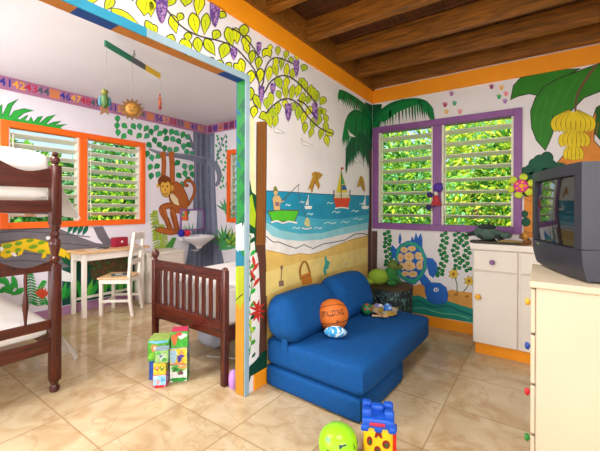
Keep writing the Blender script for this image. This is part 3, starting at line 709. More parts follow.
# ferns by the monkey
def fern(M, sp, w, m, l=4, k=6):
    sp = spline(sp, k); M.line(sp, .6, lge, l, False)
    for i, (x, y) in enumerate(sp):
        s = w*(1-.55*i/len(sp))
        for d in (-1, 1): M.leaf(x+d*s*.5, y-.6, 1.9, s*1.15, d*-1.2-0, m, None, l+1)
fl_ = pc('fern_lime', '9fb83c'); fg_ = pc('fern_green', '4c9a3a')
fern(Lm, [(160, 250), (157, 235), (153, 215)], 8, fl_); fern(Lm, [(163, 250), (164, 238), (162, 226)], 6, fl_); fern(Lm, [(168, 250), (171, 244), (174, 239)], 5, fg_); fern(Lm, [(158, 240), (156, 225), (155, 212)], 6, fl_)
# bush beside the chair
for i in range(26):
    x = rnd.uniform(141, 157); y = rnd.uniform(254, 284); Lm.leaf(x, y, 4.5, 11, rnd.uniform(-1, 1), [lg, pc('jungle_mid', '1d8a36'), pc('jungle_lime', '5cb83a')][i % 3], None, 4)
Lm.poly([(142, 258), (150, 250), (157, 254), (158, 287), (141, 290)], pc('jungle_mid', '1d8a36'), 2)
# big fallen log, spotted gecko, plants
log, logd = pc('log_grey', '6f6a70'), pc('log_dark', '4f4a50')
Lm.poly([(-20, 229), (20, 228.2), (58, 228), (72, 234), (96, 243), (120, 246), (120, 262), (60, 268), (-20, 272)], log, 2)
Lm.poly([(93, 227), (103, 226.4), (109, 238), (116, 244), (104, 245), (98, 238)], log, 3)
for y in (234, 243, 256, 263): Lm.line([(-18, y), (20, y-2.5), (60, y), (90, y+3)], 1.0, logd, 3)
for a in range(4): Lm.leaf(70+a*5.0, 229+a*.6, 4.4, 12, .5, pc('fern_teal', '0f6a4c'), None, 5)
gk = pc('gecko', 'e0bc1c'); q = lambda p: zz(0, 200, 7.5, p)
outl(Lm, q([(0, 420), (10, 330), (60, 320), (110, 310), (180, 290), (260, 290), (340, 310), (420, 340), (480, 370), (560, 420), (620, 450), (600, 475), (500, 440), (420, 410), (350, 405), (345, 430), (310, 440), (320, 400), (250, 390), (180, 370), (165, 410), (130, 420), (140, 380), (90, 420), (40, 440)]), gk, 5, .8, pc('gecko_edge', 'a5821a'))
gs = pc('gecko_spot', '6f9a22')
for x, y, r, s in [(55, 345, 38, 18), (140, 325, 30, 15), (225, 305, 30, 12), (250, 350, 36, 15), (310, 385, 30, 14), (310, 320, 30, 14), (135, 375, 25, 15), (60, 390, 20, 12), (420, 375, 22, 12)]: Lm.ell(x/7.5, 200+y/7.5, r/7.5, s/7.5, gs, 7, -.2)
Lm.ell(1.5, 249, 2.2, 2.2, WHT, 8); Lm.ell(14, 254.5, 3, 1.6, WHT, 8, .5); Lm.ell(48, 238, 2.2, 1.8, WHT, 8)
# undergrowth along the floor
ug = pc('under_dark', '0f4a3c'); ug2 = pc('under_brown', '5a4a2e')
Lm.poly([(62, 262), (120, 262), (148, 262), (148, 289), (105, 297), (62, 306)], ug, 2)
Lm.poly([(88, 258), (128, 256), (130, 272), (92, 280)], ug2, 3)
for i in range(40):
    x = rnd.uniform(86, 132); y = rnd.uniform(258, 276); Lm.ell(x, y, 1.4, 1.2, [pc('berry', '8a4a2e'), pc('moss', '55622e'), pc('jungle_mid', '1d8a36')][i % 3], 4, n=6)
for i in range(16):
    x = 64+i*5.2; Lm.leaf(x, 291-(x-62)*.11, 5, 20, rnd.uniform(-.6, .6)+PI, [lg, pc('jungle_mid', '1d8a36'), pc('jungle_lime', '5cb83a')][i % 3], None, 5)
for i, (x, y) in enumerate([(2, 281), (7, 284), (12, 287), (3, 290), (9, 291), (15, 283), (0, 275), (18, 292)]): Lm.leaf(x, y, 5, 15, [-1.1, -.4, .4, 1.1][i % 4], lg, lge, 4)
fern(Lm, [(30, 305), (31, 290), (29, 274)], 10, pc('jungle_mid', '1d8a36')); fern(Lm, [(45, 305), (40, 292), (44, 282)], 6, lg)
for k in range(5): Lm.leaf(39+k*1.6, 293+abs(k-2), 3.2, 12, (k-2)*.35, pc('red_flower', 'd8502e'), None, 7)
Lm.poly([(62, 270), (72, 274), (72, 282), (62, 281)], WHT, 6)
for i in range(8): Lm.leaf(64+i*3.5, 260+i, 4, 13, 2.4+i*.3, G2, None, 5)
Lm.done()

Sm = Mural('painted_jungle', 'S', wall_s)
Sm.poly([(206.5, 134), (214.5, 131.5), (214.5, 160), (216, 200), (218, 235), (224, 262), (230, 275), (206, 280)], tk, 4)
for x, w in [(209, 1.2), (211.5, .8), (213, .6)]: Sm.line([(x, 136), (x, 180), (x+1.5, 225), (x+4, 272)], w, tkd if w > 1 else tkl, 5)
Sm.line([(207, 161), (214, 164), (218.5, 171), (219, 180), (216, 186)], (7.5, 3), pc('branch_grey', '777d90'), 6)
Sm.line([(216, 162), (219, 152), (222, 142), (226, 134)], (1.3, .8), tk, 4)
pts = []
while len(pts) < 34:
    x = rnd.uniform(216, 227.5); y = rnd.uniform(136, 188)
    if all((x-a)**2*2+(y-b)**2 < 1e9 and (x-a)**2+(y-b)**2 > 9 for a, b in pts): pts.append((x, y))
for i, (x, y) in enumerate(pts): Sm.leaf(x, y, 2.2, 4, rnd.uniform(-.6, .6), lf[i % 3], None, 3)
fp = pc('fan_palm', '4aa06a')
for k in range(9): a = -2.6+k*.42; Sm.leaf(226+5.5*math.cos(a), 212+9*math.sin(a)*.9, 2.4, 14, a-PI/2, fp, None, 4)
for k in range(9): a = -2.7+k*.32; Sm.leaf(224+6*math.cos(a), 250+15*math.sin(a), 3.0, 24, a-PI/2, [fp, fg_][k % 2], None, 5)
for k in range(8): a = -2.6+k*.35; Sm.leaf(232+5*math.cos(a), 246+10*math.sin(a), 2.6, 17, a-PI/2, [pc('fern_lime', '9fb83c'), fg_][k % 2], None, 5)
Sm.poly([(226, 262), (240, 262), (240, 270), (226, 272)], lg, 3)
Sm.done()

# jamb painting
J = Mural('painted_jamb', 'J', jamb)
J.poly([(234.5, 60), (237.3, 60), (236.4, 270), (233.5, 270)], jb, 1)
J.poly([(235, 262), (244.5, 258), (244.3, 312), (233.5, 312)], jy, 2)
J.poly([(233.5, 308), (237, 302), (240, 310), (244.5, 300), (244.4, 400), (231.5, 400)], jo, 3)
J.poly([(234, 248), (238, 252), (240, 249), (243, 257), (244.5, 256), (244.5, 266), (234, 266)], pc('jamb_teal', '1a6f86'), 4)
J.poly([(232, 262), (235.5, 262), (235, 300), (234.3, 330), (232, 400), (229, 400)], jg, 4)
J.poly([(236, 268), (238, 268), (237.6, 300), (236, 305)], pc('jamb_lime', 'a3cc1e'), 4)
for y in (98, 122, 147, 170, 190, 212): J.poly([(244.5, y), (240.5, y+6), (238, y+13), (241, y+9), (243, y+16), (244.5, y+9)], lge, 4)
for y in (108, 136, 160): J.poly([(236.5, y), (239.5, y+4), (241, y+9), (238, y+6)], jb, 4)
J.line([(234.5, 302), (239, 297), (243, 294)], 1.0, ink, 6)
J.poly([(234.5, 225), (244.5, 222), (244.5, 250), (234.5, 252)], pc('jamb_pale', 'd5d6da'), 3)
J.done()
# ================================================================== FURNITURE
R = math.radians
sofa_b = mat('sofa_blue', '0a4a86', .8, .10, 40, bump=.25, bscale=220, spec=.2)
dark_w = wood_mat('dark_wood', '340e08', '58200f', .26, 3, (12, 12, 1.2))
dark_h = wood_mat('dark_wood_rail', '340e08', '58200f', .26, 3, (12, 1.2, 12))
dark_x = wood_mat('dark_wood_cross', '340e08', '58200f', .26, 3, (1.2, 12, 12))
sheet = mat('white_sheet', 'ece8e2', .85, .04, 5, bump=.15, bscale=14)
whitep = mat('white_paint', 'c6b59b', .4, .04, 4)
white2 = mat('white_gloss', 'e6ddd0', .35, .03, 5)
pine = wood_mat('pine_top', 'd2a06c', 'e2bd8e', .4, 3, (1.2, 10, 10))

# ---- blue fold-out sofa
s = thing('sofa', 'blue fabric fold-out sofa with two back bolsters against the seaside mural', 'sofa', (-1.700, 1.985, 0), R(-3.0))
W_, Dp = 1.31, .825                                # along wall (local y), out from wall (local x)
bm = NB(); cushion(bm, (Dp/2, W_/2, .268), (Dp, W_, .205), .045, .012, 12); finish('seat_mattress', bm, sofa_b, s, 60)
bm = NB(); cushion(bm, (Dp/2-.01, .36, .083), (Dp-.02, .72, .160), .03, .006, 10); cushion(bm, (Dp/2-.10, .98, .083), (Dp-.26, .50, .158), .03, .004, 6); finish('base_mattress', bm, sofa_b, s, 60)
def bol(v):                                       # cushion leaning on the wall: deeper at the foot, narrow at the top
    t = (v.z+.18)/.36; return Vector((v.x*(1.08-.30*t)-.05*t, v.y, v.z))
Mb = Matrix.Rotation(R(-4), 4, 'Y')
bm = NB(); cushion(bm, (.176, .285, .530), (.30, .67, .325), (.12, .10, .13), .012, 14, Mb, shape=bol); finish('bolster', bm, sofa_b, s, 60)
bm = NB(); cushion(bm, (.200, .905, .545), (.31, .60, .355), (.12, .10, .13), .012, 14, Mb, shape=bol); finish('bolster', bm, sofa_b, s, 60)
bm = NB(); box(bm, .17, .225, -.012, -.004, .235, .44, bev=.003, seg=1); finish('strap', bm, sofa_b, s)

# ---- basketball
def orient(o, e): o.rotation_euler = e; return o
bb = mat('ball_orange', 'cf6a1e', .6, .10, 30, bump=.35, bscale=260)
blk = mat('ball_black', '1c1512', .6, .1, 20)
r = .122
SEAT = .388
ctr = onz(332, 327, SEAT); c = Vector((-1.325, 2.355, SEAT+r-.002))
b0 = thing('basketball', 'orange basketball with black lettering leaning on the blue sofa bolster', 'ball', c)
bm = NB(); ball(bm, (0, 0, 0), r, seg=32, rings=20); body = finish('ball_skin', bm, bb, b0, 80)
bm = NB()
view = (E0-c).normalized(); ang = math.atan2(view.y, view.x)
Rb = Matrix.Rotation(ang+PI/2, 4, 'Z') @ Matrix.Rotation(R(-18), 4, 'X') @ Matrix.Rotation(R(-9), 4, 'Y')   # local -y faces the camera
def sp_(lon, lat, rr): return Rb @ Vector((rr*math.sin(lon)*math.cos(lat), -rr*math.cos(lon)*math.cos(lat), rr*math.sin(lat)))
for la, am in ((.42, .18), (-.36, -.20)):
    tube(bm, [sp_(2*PI*k/40, la+am*math.cos(2*PI*k/40), r*.999) for k in range(40)], .0028, 6, closed=True)
tube(bm, [sp_(PI/2, 2*PI*k/40, r*.999) for k in range(40)], .0028, 6, closed=True)
finish('seam', bm, blk, b0, True)
bm = NB()
add_text(bm, 'SPALDING', .060, lambda v: sp_(v.x/r*.68, v.y/r*1.0+.06, r*1.006))
finish('lettering', bm, blk, b0); bm = NB()
add_text(bm, 'B', .034, lambda v: sp_(v.x/r+.25, v.y/r-.50, r*1.006))
finish('emblem', bm, blk, b0)

# ---- small foam football
fb = thing('toy_football', 'small blue and white foam football in front of the basketball on the sofa', 'ball', (-1.235, 2.235, SEAT+.040), R(28))
def blotch(name, c1, c2, scale, rough=.6, edge=.04, mid=.52):
    m = bpy.data.materials.new(name); m.use_nodes = True; nt = m.node_tree; b = nt.nodes['Principled BSDF']; b.inputs['Roughness'].default_value = rough
    tc = nt.nodes.new('ShaderNodeTexCoord'); nz = nt.nodes.new('ShaderNodeTexNoise'); nz.inputs['Scale'].default_value = scale; nz.inputs['Distortion'].default_value = 1.5
    rp = nt.nodes.new('ShaderNodeValToRGB'); e = rp.color_ramp.elements; e[0].position = mid-edge; e[0].color = (*lin(c1), 1); e[1].position = mid+edge; e[1].color = (*lin(c2), 1)
    nt.links.new(tc.outputs['Object'], nz.inputs['Vector']); nt.links.new(nz.outputs['Fac'], rp.inputs['Fac']); nt.links.new(rp.outputs[0], b.inputs['Base Color']); return m
bm = NB(); lathe(bm, [(q_[0]*.84, q_[1]*.84) for q_ in [(.002, -.10), (.018, -.092), (.036, -.068), (.046, -.035), (.049, 0), (.046, .035), (.036, .068), (.018, .092), (.002, .10)]], seg=20, M=Matrix.Rotation(PI/2, 4, 'Y'))
finish('football_skin', bm, blotch('foam_blue_white', '2f8fc0', 'dfe9ec', 16), fb, 80)
bm = NB(); tube(bm, [(-.03, -.006, .0415), (0, -.006, .0425), (.03, -.006, .0415)], .003, 6); finish('lace', bm, mat('foam_white', 'dfe9ea', .7, .05, 14), fb, True)

# ---- toys at the far end of the seat
t = thing('toy_map_cloth', 'crumpled cream and yellow cloth lying at the far end of the blue sofa seat', 'cloth', (-1.255, 3.0, SEAT+.004), R(15))
bm = NB(); n = 10
g = [[bm.verts.new((-.21+.42*i/n, -.10+.20*j/n, .012+.016*math.sin(i*1.3)*math.cos(j*1.1)+.010*(j/n))) for j in range(n+1)] for i in range(n+1)]
for i in range(n):
    for j in range(n): bm.faces.new((g[i][j], g[i+1][j], g[i+1][j+1], g[i][j+1])).material_index = (1 if (i//2+j//3) % 3 == 1 else 0)
bmesh.ops.solidify(bm, geom=bm.faces[:], thickness=.003)
finish('cloth_sheet', bm, [mat('cloth_cream', 'e6d8b4', .8, .1, 20), mat('cloth_yellow', 'dcb850', .8, .1, 20)], t, 80)
for nm, lab, px, py, rr, c1, c2 in (('toy_ball', 'small dark green ball with red patches on the sofa seat', 367, 309, .052, '1d6a3c', 'a8442c'), ('toy_ball', 'small blue and white marbled ball on the sofa seat beside the crossed sticks', 387.5, 308, .042, '2f6fc0', 'a9c8e6')):
    p = onz(px, py, SEAT+rr); 
    bm = NB(); ball(bm, (0, 0, 0), rr, seg=20, rings=14)
    for f in bm.faces:
        cc = f.calc_center_median(); f.material_index = 1 if math.sin(cc.x*90+1)*math.sin(cc.y*80)*math.sin(cc.z*85+.6) > .22 else 0
    o = finish(nm, bm, [mat('ball_'+c1, c1, .3, .1, 20), mat('ball_'+c2, c2, .3, .1, 20)], None, 80); o.location = p; tag(o, lab, 'ball')
p = onz(380, 315, SEAT+.02)
jk = thing('wooden_jack', 'crossed tan wooden sticks toy lying between two small balls on the sofa', 'toy', p)
for a in (.5, -.6):
    bm = NB(); d = Vector((math.cos(a), math.sin(a), 0)); zz_ = -.008 if a > 0 else .008
    tube(bm, [d*-.062+Vector((0, 0, zz_)), d*.062+Vector((0, 0, zz_))], .0085, 8); ball(bm, d*-.062+Vector((0, 0, zz_)), .011, seg=8, rings=6); ball(bm, d*.062+Vector((0, 0, zz_)), .011, seg=8, rings=6)
    finish('stick', bm, mat('stick_tan', 'cfa070', .6, .1, 12), jk, True)
p = onz(378, 306, SEAT+.025)
o = thing('toy_whistle', 'small white and violet toy between the green and blue balls on the sofa', 'toy', p)
bm = NB(); cushion(bm, (0, 0, 0), (.07, .04, .04), .012, .002, 3); finish('toy_body', bm, mat('toy_violet', '8f86c4', .4, .1, 20), o, True)
bm = NB(); cushion(bm, (.03, -.012, .01), (.035, .03, .03), .01, .002, 3); finish('toy_cap', bm, mat('toy_white', 'dcd9e4', .4, .1, 20), o, True)

# ---- patterned drum table with plush dinosaur in the corner
dt = thing('drum_stool', 'round dark stool covered in black and teal leaf patterned cloth in the corner', 'stool', (-1.30, 3.60, 0))
bm = NB(); lathe(bm, [(.20, 0), (.215, .02), (.212, .28), (.218, .50), (.21, .515), (.0, .52)], seg=32)
pat = bpy.data.materials.new('leaf_pattern_cloth'); pat.use_nodes = True; nt = pat.node_tree; bs = nt.nodes['Principled BSDF']
tc = nt.nodes.new('ShaderNodeTexCoord'); mp = nt.nodes.new('ShaderNodeMapping'); mp.inputs['Scale'].default_value = (13, 13, 8); vo = nt.nodes.new('ShaderNodeTexNoise'); vo.inputs['Scale'].default_value = 1.2; vo.inputs['Distortion'].default_value = 2.5
rp = nt.nodes.new('ShaderNodeValToRGB'); e = rp.color_ramp.elements; e[0].position = .46; e[0].color = (*lin('12181a'), 1); e[1].position = .70; e[1].color = (*lin('6f8f8c'), 1); e3 = e.new(.57); e3.color = (*lin('1f4440'), 1)
nt.links.new(tc.outputs['Object'], mp.inputs['Vector']); nt.links.new(mp.outputs[0], vo.inputs['Vector']); nt.links.new(vo.outputs['Fac'], rp.inputs['Fac']); nt.links.new(rp.outputs[0], bs.inputs['Base Color']); bs.inputs['Roughness'].default_value = .6
finish('cloth_cover', bm, pat, dt, 50)
bm = NB(); lathe(bm, [(.219, .495), (.224, .50), (.224, .522), (.0, .526)], seg=32); finish('rim', bm, mat('rim_brown', '4a3a20', .6, .2, 10), dt, 50)
dz = .526
pd = thing('plush_dinosaur', 'green plush dinosaur with round lime body sitting on the dark drum stool', 'plush toy', (-1.325, 3.56, dz), R(40))
lime, dgreen, brn = mat('plush_lime', '83a02c', .9, .12, 30, bump=.3), mat('plush_green', '2a6c30', .9, .15, 30, bump=.3), mat('plush_brown', '5a6a2a', .9, .15, 30, bump=.3)
bm = NB(); ball(bm, (-.11, 0, .085), .098, sc_=(1.15, .9, .87)); ball(bm, (-.21, -.02, .04), .045, sc_=(1.6, .8, .7)); finish('body', bm, lime, pd, True)
bm = NB(); ball(bm, (.03, 0, .10), .075, sc_=(1, .9, 1.3)); ball(bm, (.02, -.06, .03), .04, sc_=(1.5, .9, .75)); ball(bm, (.05, .06, .03), .04, sc_=(1.5, .9, .75)); finish('chest', bm, dgreen, pd, True)
hd = NB(); ball(hd, (.055, -.01, .205), .062, sc_=(1.05, .95, .9)); ball(hd, (.10, -.035, .19), .04, sc_=(1.2, .9, .7)); hd_o = finish('head', hd, brn, pd, True)
for q_ in ((.085, -.062, .225), (.105, .02, .225)):
    bm = NB(); ball(bm, q_, .012, seg=10, rings=8); finish('eye', bm, blk, hd_o, True)
for sx, sy in ((.06, -.075), (.09, .05)):
    bm = NB(); tube(bm, [(.03, sy*.5, .10), (sx+.02, sy, .07), (sx+.05, sy, .04)], [.022, .02, .016]); finish('arm', bm, dgreen, pd, True)

# ---- white cabinet under the window
def knob_mesh(c, d, r=.018):
    """round knob, axis d"""
    bm = NB(); Mx = Vector((0, 0, 1)).rotation_difference(Vector(d)).to_matrix().to_4x4()
    lathe(bm, [(.007, 0), (.007, .012), (r*.9, .014), (r, .020), (r*.85, .028), (r*.4, .031), (0, .031)], seg=14, M=Matrix.Translation(Vector(c)) @ Mx); return bm
kc = {k: mat('knob_'+k, v, .35, .05, 10) for k, v in dict(purple='8a5a90', yellow='e8ac20', blue='1b3f9c', red='d2222c', green='2a8a2c').items()}
cb = thing('cabinet', 'white painted cabinet with orange plinth under the purple window', 'cabinet', (-.505, 3.565, 0))
bm = NB(); box(bm, .0, .90, .0, .465, .10, .965, bev=.004, seg=1); finish('carcass', bm, white2, cb)
bm = NB(); box(bm, .02, .88, .012, .46, 0, .10); finish('plinth', bm, orange, cb)
bm = NB(); box(bm, -.025, .925, -.025, .468, .965, 1.02, bev=.006, seg=2); finish('countertop', bm, white2, cb)
for i, x in enumerate((.008, .372)):
    bm = NB(); box(bm, x, x+.345 if i == 0 else .892, -.018, -.001, .775, .957, bev=.004, seg=1); d = finish('drawer', bm, white2, cb)
    kx = .158 if i == 0 else .66
    kn = finish('knob', knob_mesh((kx, -.018, .858), (0, -1, 0), .024), kc['purple'], d, True); kn['label'] = 'purple round knob'
    bm = NB(); box(bm, x, x+.345 if i == 0 else .892, -.018, -.001, .105, .762, bev=.004, seg=1)
    xx = x+.345 if i == 0 else .892
    d = finish('door', bm, white2, cb)
    kx = .045 if i == 0 else .84
    kn = finish('knob', knob_mesh((kx, -.018, .53), (0, -1, 0), .026), kc['yellow'], d, True); kn['label'] = 'yellow round knob'

CT = 1.02
tr_ = thing('dark_tray', 'flat dark tray on the white cabinet under the plush lizard', 'tray', (-.33, 3.66, CT))
tray_m = mat('tray_dark', '3a3a2c', .6, .2, 10)
bm = NB(); cushion(bm, (0, 0, .012), (.42, .16, .022), .01, 0, 4); finish('tray_body', bm, tray_m, tr_, True)
bm = NB(); tube(bm, [(.02, -.06, .03), (.12, -.065, .032), (.21, -.05, .03)], [.012, .014, .01]); finish('stick', bm, mat('bamboo', '8a7440', .6, .2, 12), tr_, True)
pl_m, pl_d = mat('plush_grey_green', '4c6258', .95, .35, 22, bump=.5), mat('plush_slate', '2c3634', .95, .25, 22, bump=.5)
lz = thing('plush_lizard', 'grey green stuffed lizard with long dark tail lying on the white cabinet', 'plush toy', (-.38, 3.66, CT+.027), R(-8))
bm = NB(); ball(bm, (-.03, 0, .068), .062, sc_=(1.8, .9, 1.1)); ball(bm, (.06, .01, .06), .045, sc_=(1.4, .9, .9)); finish('body', bm, pl_m, lz, True)
bm = NB(); ball(bm, (-.02, -.02, .125), .036, sc_=(2.2, 1, .8)); finish('back_crest', bm, pl_d, lz, True)
bm = NB(); ball(bm, (.135, -.01, .055), .04, sc_=(1.3, .9, .8)); finish('head', bm, pl_m, lz, True)
bm = NB(); tube(bm, [(-.10, 0, .06), (-.15, -.01, .055), (-.19, -.02, .035), (-.225, -.03, .03)], [.03, .02, .011, .004]); finish('tail', bm, pl_d, lz, True)
for x in (-.08, .07):
    for y in (-.055, .055):
        bm = NB(); tube(bm, [(x, y*.6, .05), (x+.015, y, .028), (x+.035, y*1.15, .012)], [.018, .016, .012]); finish('leg', bm, pl_d, lz, True)
kn = thing('dark_ornament', 'small black knotted ornament standing behind the plush lizard on the cabinet', 'ornament', (-.385, 3.78, CT))
bm = NB(); lathe(bm, [(.05, 0), (.055, .01), (.03, .05), (.018, .10), (.026, .13), (.012, .15)], seg=14); finish('ornament_body', bm, blk, kn, True)
bm = NB(); tube(bm, [(.022*math.cos(a*PI/6), 0, .168+.022*math.sin(a*PI/6)) for a in range(12)], .007, 6, closed=True); finish('ring', bm, blk, kn, True)
fg = thing('animal_figurine', 'small brown figurine with golden mane at the right end of the white cabinet', 'figurine', (-.10, 3.60, CT), R(-50))
fb_, fm_ = mat('figurine_brown', '7a4a1c', .5, .2, 20), mat('figurine_gold', 'b8842c', .6, .2, 20)
bm = NB(); ball(bm, (0, .02, .035), .03, sc_=(.9, 1.3, 1)); ball(bm, (-.018, -.03, .012), .012, sc_=(1, 1.6, .8)); ball(bm, (.018, -.03, .012), .012, sc_=(1, 1.6, .8)); finish('body', bm, fb_, fg, True)
bm = NB(); ball(bm, (0, -.005, .082), .036, sc_=(1, .8, 1)); mn = finish('mane', bm, fm_, fg, True)
bm = NB(); ball(bm, (0, -.026, .08), .023, sc_=(1, .8, 1)); ball(bm, (0, -.045, .072), .011); finish('face', bm, fb_, fg, True)
for q_ in (-.009, .009):
    bm = NB(); ball(bm, (q_, -.042, .088), .0035, seg=8, rings=6); finish('eye', bm, blk, mn, True)
bm = NB(); tube(bm, [(0, .055, .03), (-.03, .075, .015), (-.06, .07, .012)], .006, 6); finish('tail', bm, fm_, fg, True)

# ---- white chest of drawers with the television
ds = thing('chest_of_drawers', 'tall cream white chest of drawers carrying the television at right', 'dresser', (-.028, 1.765, 0))
bm = NB(); box(bm, .018, .56, 0, .54, .03, 1.012, bev=.004, seg=1); finish('carcass', bm, whitep, ds)
bm = NB(); box(bm, -.004, .565, -.006, .546, 1.012, 1.04, bev=.005, seg=2); finish('top', bm, whitep, ds)
bm = NB(); box(bm, .04, .55, .02, .52, 0, .03); finish('plinth', bm, whitep, ds)
for (z0, z1), kc_ in zip(((.818, 1.005), (.602, .806), (.387, .590), (.172, .375)), ('yellow', 'blue', 'red', 'green')):
    bm = NB(); box(bm, 0, .017, .006, .534, z0, z1, bev=.003, seg=1); d = finish('drawer', bm, whitep, ds)
    kn = finish('knob', knob_mesh((.006, .17, (z0+z1)/2), (-1, 0, 0), .017), kc[kc_], d, True); kn['label'] = kc_+' round knob'
bm = NB(); box(bm, 0, .017, .006, .534, .035, .160, bev=.003, seg=1); finish('drawer', bm, whitep, ds)

tv = thing('television', 'large dark grey tube television standing on the white chest of drawers', 'television', (.057, 2.10, 1.04), math.atan2(-.951, .311))
tvm, tvs, glass = mat('tv_plastic', '2e2e38', .45, .06, 20), mat('tv_side', '42424c', .5, .06, 20), bpy.data.materials.new('tv_glass')
glass.use_nodes = True; g_ = glass.node_tree.nodes['Principled BSDF']; g_.inputs['Base Color'].default_value = (*lin('14161a'), 1); g_.inputs['Roughness'].default_value = .06; g_.inputs['Specular IOR Level'].default_value = 1.0; g_.inputs['Coat Weight'].default_value = .6; g_.inputs['Coat Roughness'].default_value = .03
w, h = .565, .505; x0, x1, z0, z1 = -.218, .235, .140, .455
bm = NB()
# bezel: four bars with bowed front
def bowed(bm, ax0, ax1, az0, az1, y0, y1, n=12):
    rows = []
    for i in range(n+1):
        x = ax0+(ax1-ax0)*i/n; bow = -.022*(1-(x/(w/2))**2)
        rows.append([bm.verts.new((x, y0+bow, az0)), bm.verts.new((x, y0+bow, az1)), bm.verts.new((x, y1, az1)), bm.verts.new((x, y1, az0))])
    for a, b in zip(rows, rows[1:]):
        for k in range(4): bm.faces.new((a[k], b[k], b[(k+1) % 4], a[(k+1) % 4]))
    bm.faces.new(rows[0]); bm.faces.new(list(reversed(rows[-1])))
def chin(bm):
    rows = []; n = 14
    for i in range(n+1):
        x = -w/2+w*i/n; bow = -.022*(1-(x/(w/2))**2)
        rows.append([bm.verts.new((x, bow+(.022*(1-t)**2 if t < 1 else 0), .008+(z0-.012)*t)) for t in (0, .12, .3, .55, 1)]+[bm.verts.new((x, .09, z0)), bm.verts.new((x, .09, .012))])
    for a, b in zip(rows, rows[1:]):
        for k in range(len(a)): bm.faces.new((a[k], b[k], b[(k+1) % len(a)], a[(k+1) % len(a)]))
    bm.faces.new(rows[0]); bm.faces.new(list(reversed(rows[-1])))
chin(bm); bowed(bm, -w/2, w/2, z1, h, 0, .09); bowed(bm, -w/2, x0, z0, z1, 0, .09, 4); bowed(bm, x1, w/2, z0, z1, 0, .09, 4)
bmesh.ops.recalc_face_normals(bm, faces=bm.faces[:]); finish('bezel', bm, tvm, tv, 35)
bm = NB(); n = 12
g = [[bm.verts.new((x0+(x1-x0)*i/n, .014-.017*(1-((x0+(x1-x0)*i/n)/(w/2))**2)-.008*(1-((j/n)*2-1)**2), z0+(z1-z0)*j/n)) for j in range(n+1)] for i in range(n+1)]
for i in range(n):
    for j in range(n): bm.faces.new((g[i][j], g[i+1][j], g[i+1][j+1], g[i][j+1]))
finish('screen', bm, glass, tv, 80)
bm = NB()
prof = [(.088, w/2-.006, .016, h-.006), (.17, w/2-.010, .016, h-.012), (.22, w/2-.03, .018, h-.03), (.36, w/2-.10, .03, h-.10), (.46, w/2-.15, .04, h-.17)]
rings = [[bm.verts.new(v) for v in ((-a, y, b), (a, y, b), (a, y, c_), (-a, y, c_))] for y, a, b, c_ in prof]
for a, b in zip(rings, rings[1:]):
    for k in range(4): bm.faces.new((a[k], a[(k+1) % 4], b[(k+1) % 4], b[k]))
bm.faces.new(rings[0]); bm.faces.new(rings[-1]); bmesh.ops.recalc_face_normals(bm, faces=bm.faces[:]); finish('rear_case', bm, tvs, tv, 30)
for sx in (-.2, .2):
    bm = NB(); box(bm, sx-.03, sx+.03, .06, .22, 0, .017, bev=.004, seg=1); finish('foot', bm, blk, tv)
bm = NB(); box(bm, -.165, -.12, -.017, -.008, .118, .126, bev=.002, seg=1); nm = finish('name_badge', bm, mat('badge_green', '7f9a6a', .4, .1, 20), tv)
bm = NB(); box(bm, -.03, .045, -.014, .02, .062, .080, bev=.003, seg=1); finish('control_flap', bm, blk, tv)
bm = NB()
for k in range(3): lathe(bm, [(.005, 0), (.005, .003), (0, .003)], c=(0, 0, 0), seg=10, M=Matrix.Translation((-.24+k*.016, -.001, .105)) @ Matrix.Rotation(PI/2, 4, 'X'))
finish('button', bm, blk, tv)

# ================================================================== TOYS ON THE FLOOR
p = E0+ray(338, 443)*1.826; rr = .101
gb = thing('shape_sorter_ball', 'lime green toy ball with shape holes on the floor before the sofa', 'toy', (p.x, p.y, 0))
lg_ = mat('toy_lime', '9ade1e', .3, .05, 10)
bm = NB(); lathe(bm, [(0, 0), (.055, .0), (.08, .022), (.099, .06), (.103, .095), (.099, .125), (.087, .152), (.064, .173), (.032, .185), (0, .188)], seg=32); finish('ball_shell', bm, lg_, gb, 60)
def sq_(p): return Vector((p.x*1.02, p.y*1.02, p.z if p.z < .1 else .1+(p.z-.1)*.868))
def disc_on(bm, lon, lat, shape, R0, cz, lift=1.01, mi=0):
    d = Vector((math.cos(lon)*math.cos(lat), math.sin(lon)*math.cos(lat), math.sin(lat))); u = d.cross(Vector((0, 0, 1))).normalized(); v = d.cross(u)
    vs = [bm.verts.new(sq_(Vector((0, 0, cz))+(d*R0*lift+u*a+v*b).normalized()*R0*lift)) for a, b in shape]; f = bm.faces.new(vs); f.material_index = mi
star = [((.022 if k % 2 else .011)*math.cos(k*PI/4+.4), (.022 if k % 2 else .011)*math.sin(k*PI/4+.4)) for k in range(8)]
rect = [(-.022, -.012), (.022, -.012), (.022, .012), (-.022, .012)]
vdir = math.atan2(-p.y, -p.x)
holes = [(vdir+.20, .60, star), (vdir-.72, .72, rect), (vdir+.95, 1.02, rect), (vdir+1.25, .25, rect), (vdir+2.6, .7, star), (vdir-.3, .02, rect)]
for lo, la, shp in holes:
    bm = NB(); disc_on(bm, lo, la, [(a*1.7, b*1.7) for a, b in shp], .1005, .101, 1.012); hr = finish('hole_rim', bm, mat('toy_lime_rim', '86c818', .3, .05, 10), gb)
    bm = NB(); disc_on(bm, lo, la, [(a*1.35, b*1.35) for a, b in shp], .1005, .101, 1.022); finish('shape_hole', bm, mat('hole_dark', '16303c', .5, .2, 10), hr)
bm = NB(); disc_on(bm, vdir-.76, .64, [(-.018, -.006), (.004, -.008), (.004, .008), (-.018, .008)], .1005, .101, 1.03); o = finish('blue_piece', bm, mat('piece_blue', '2a7ad0', .4, .1, 10), gb); o['label'] = 'blue piece showing in the hole'

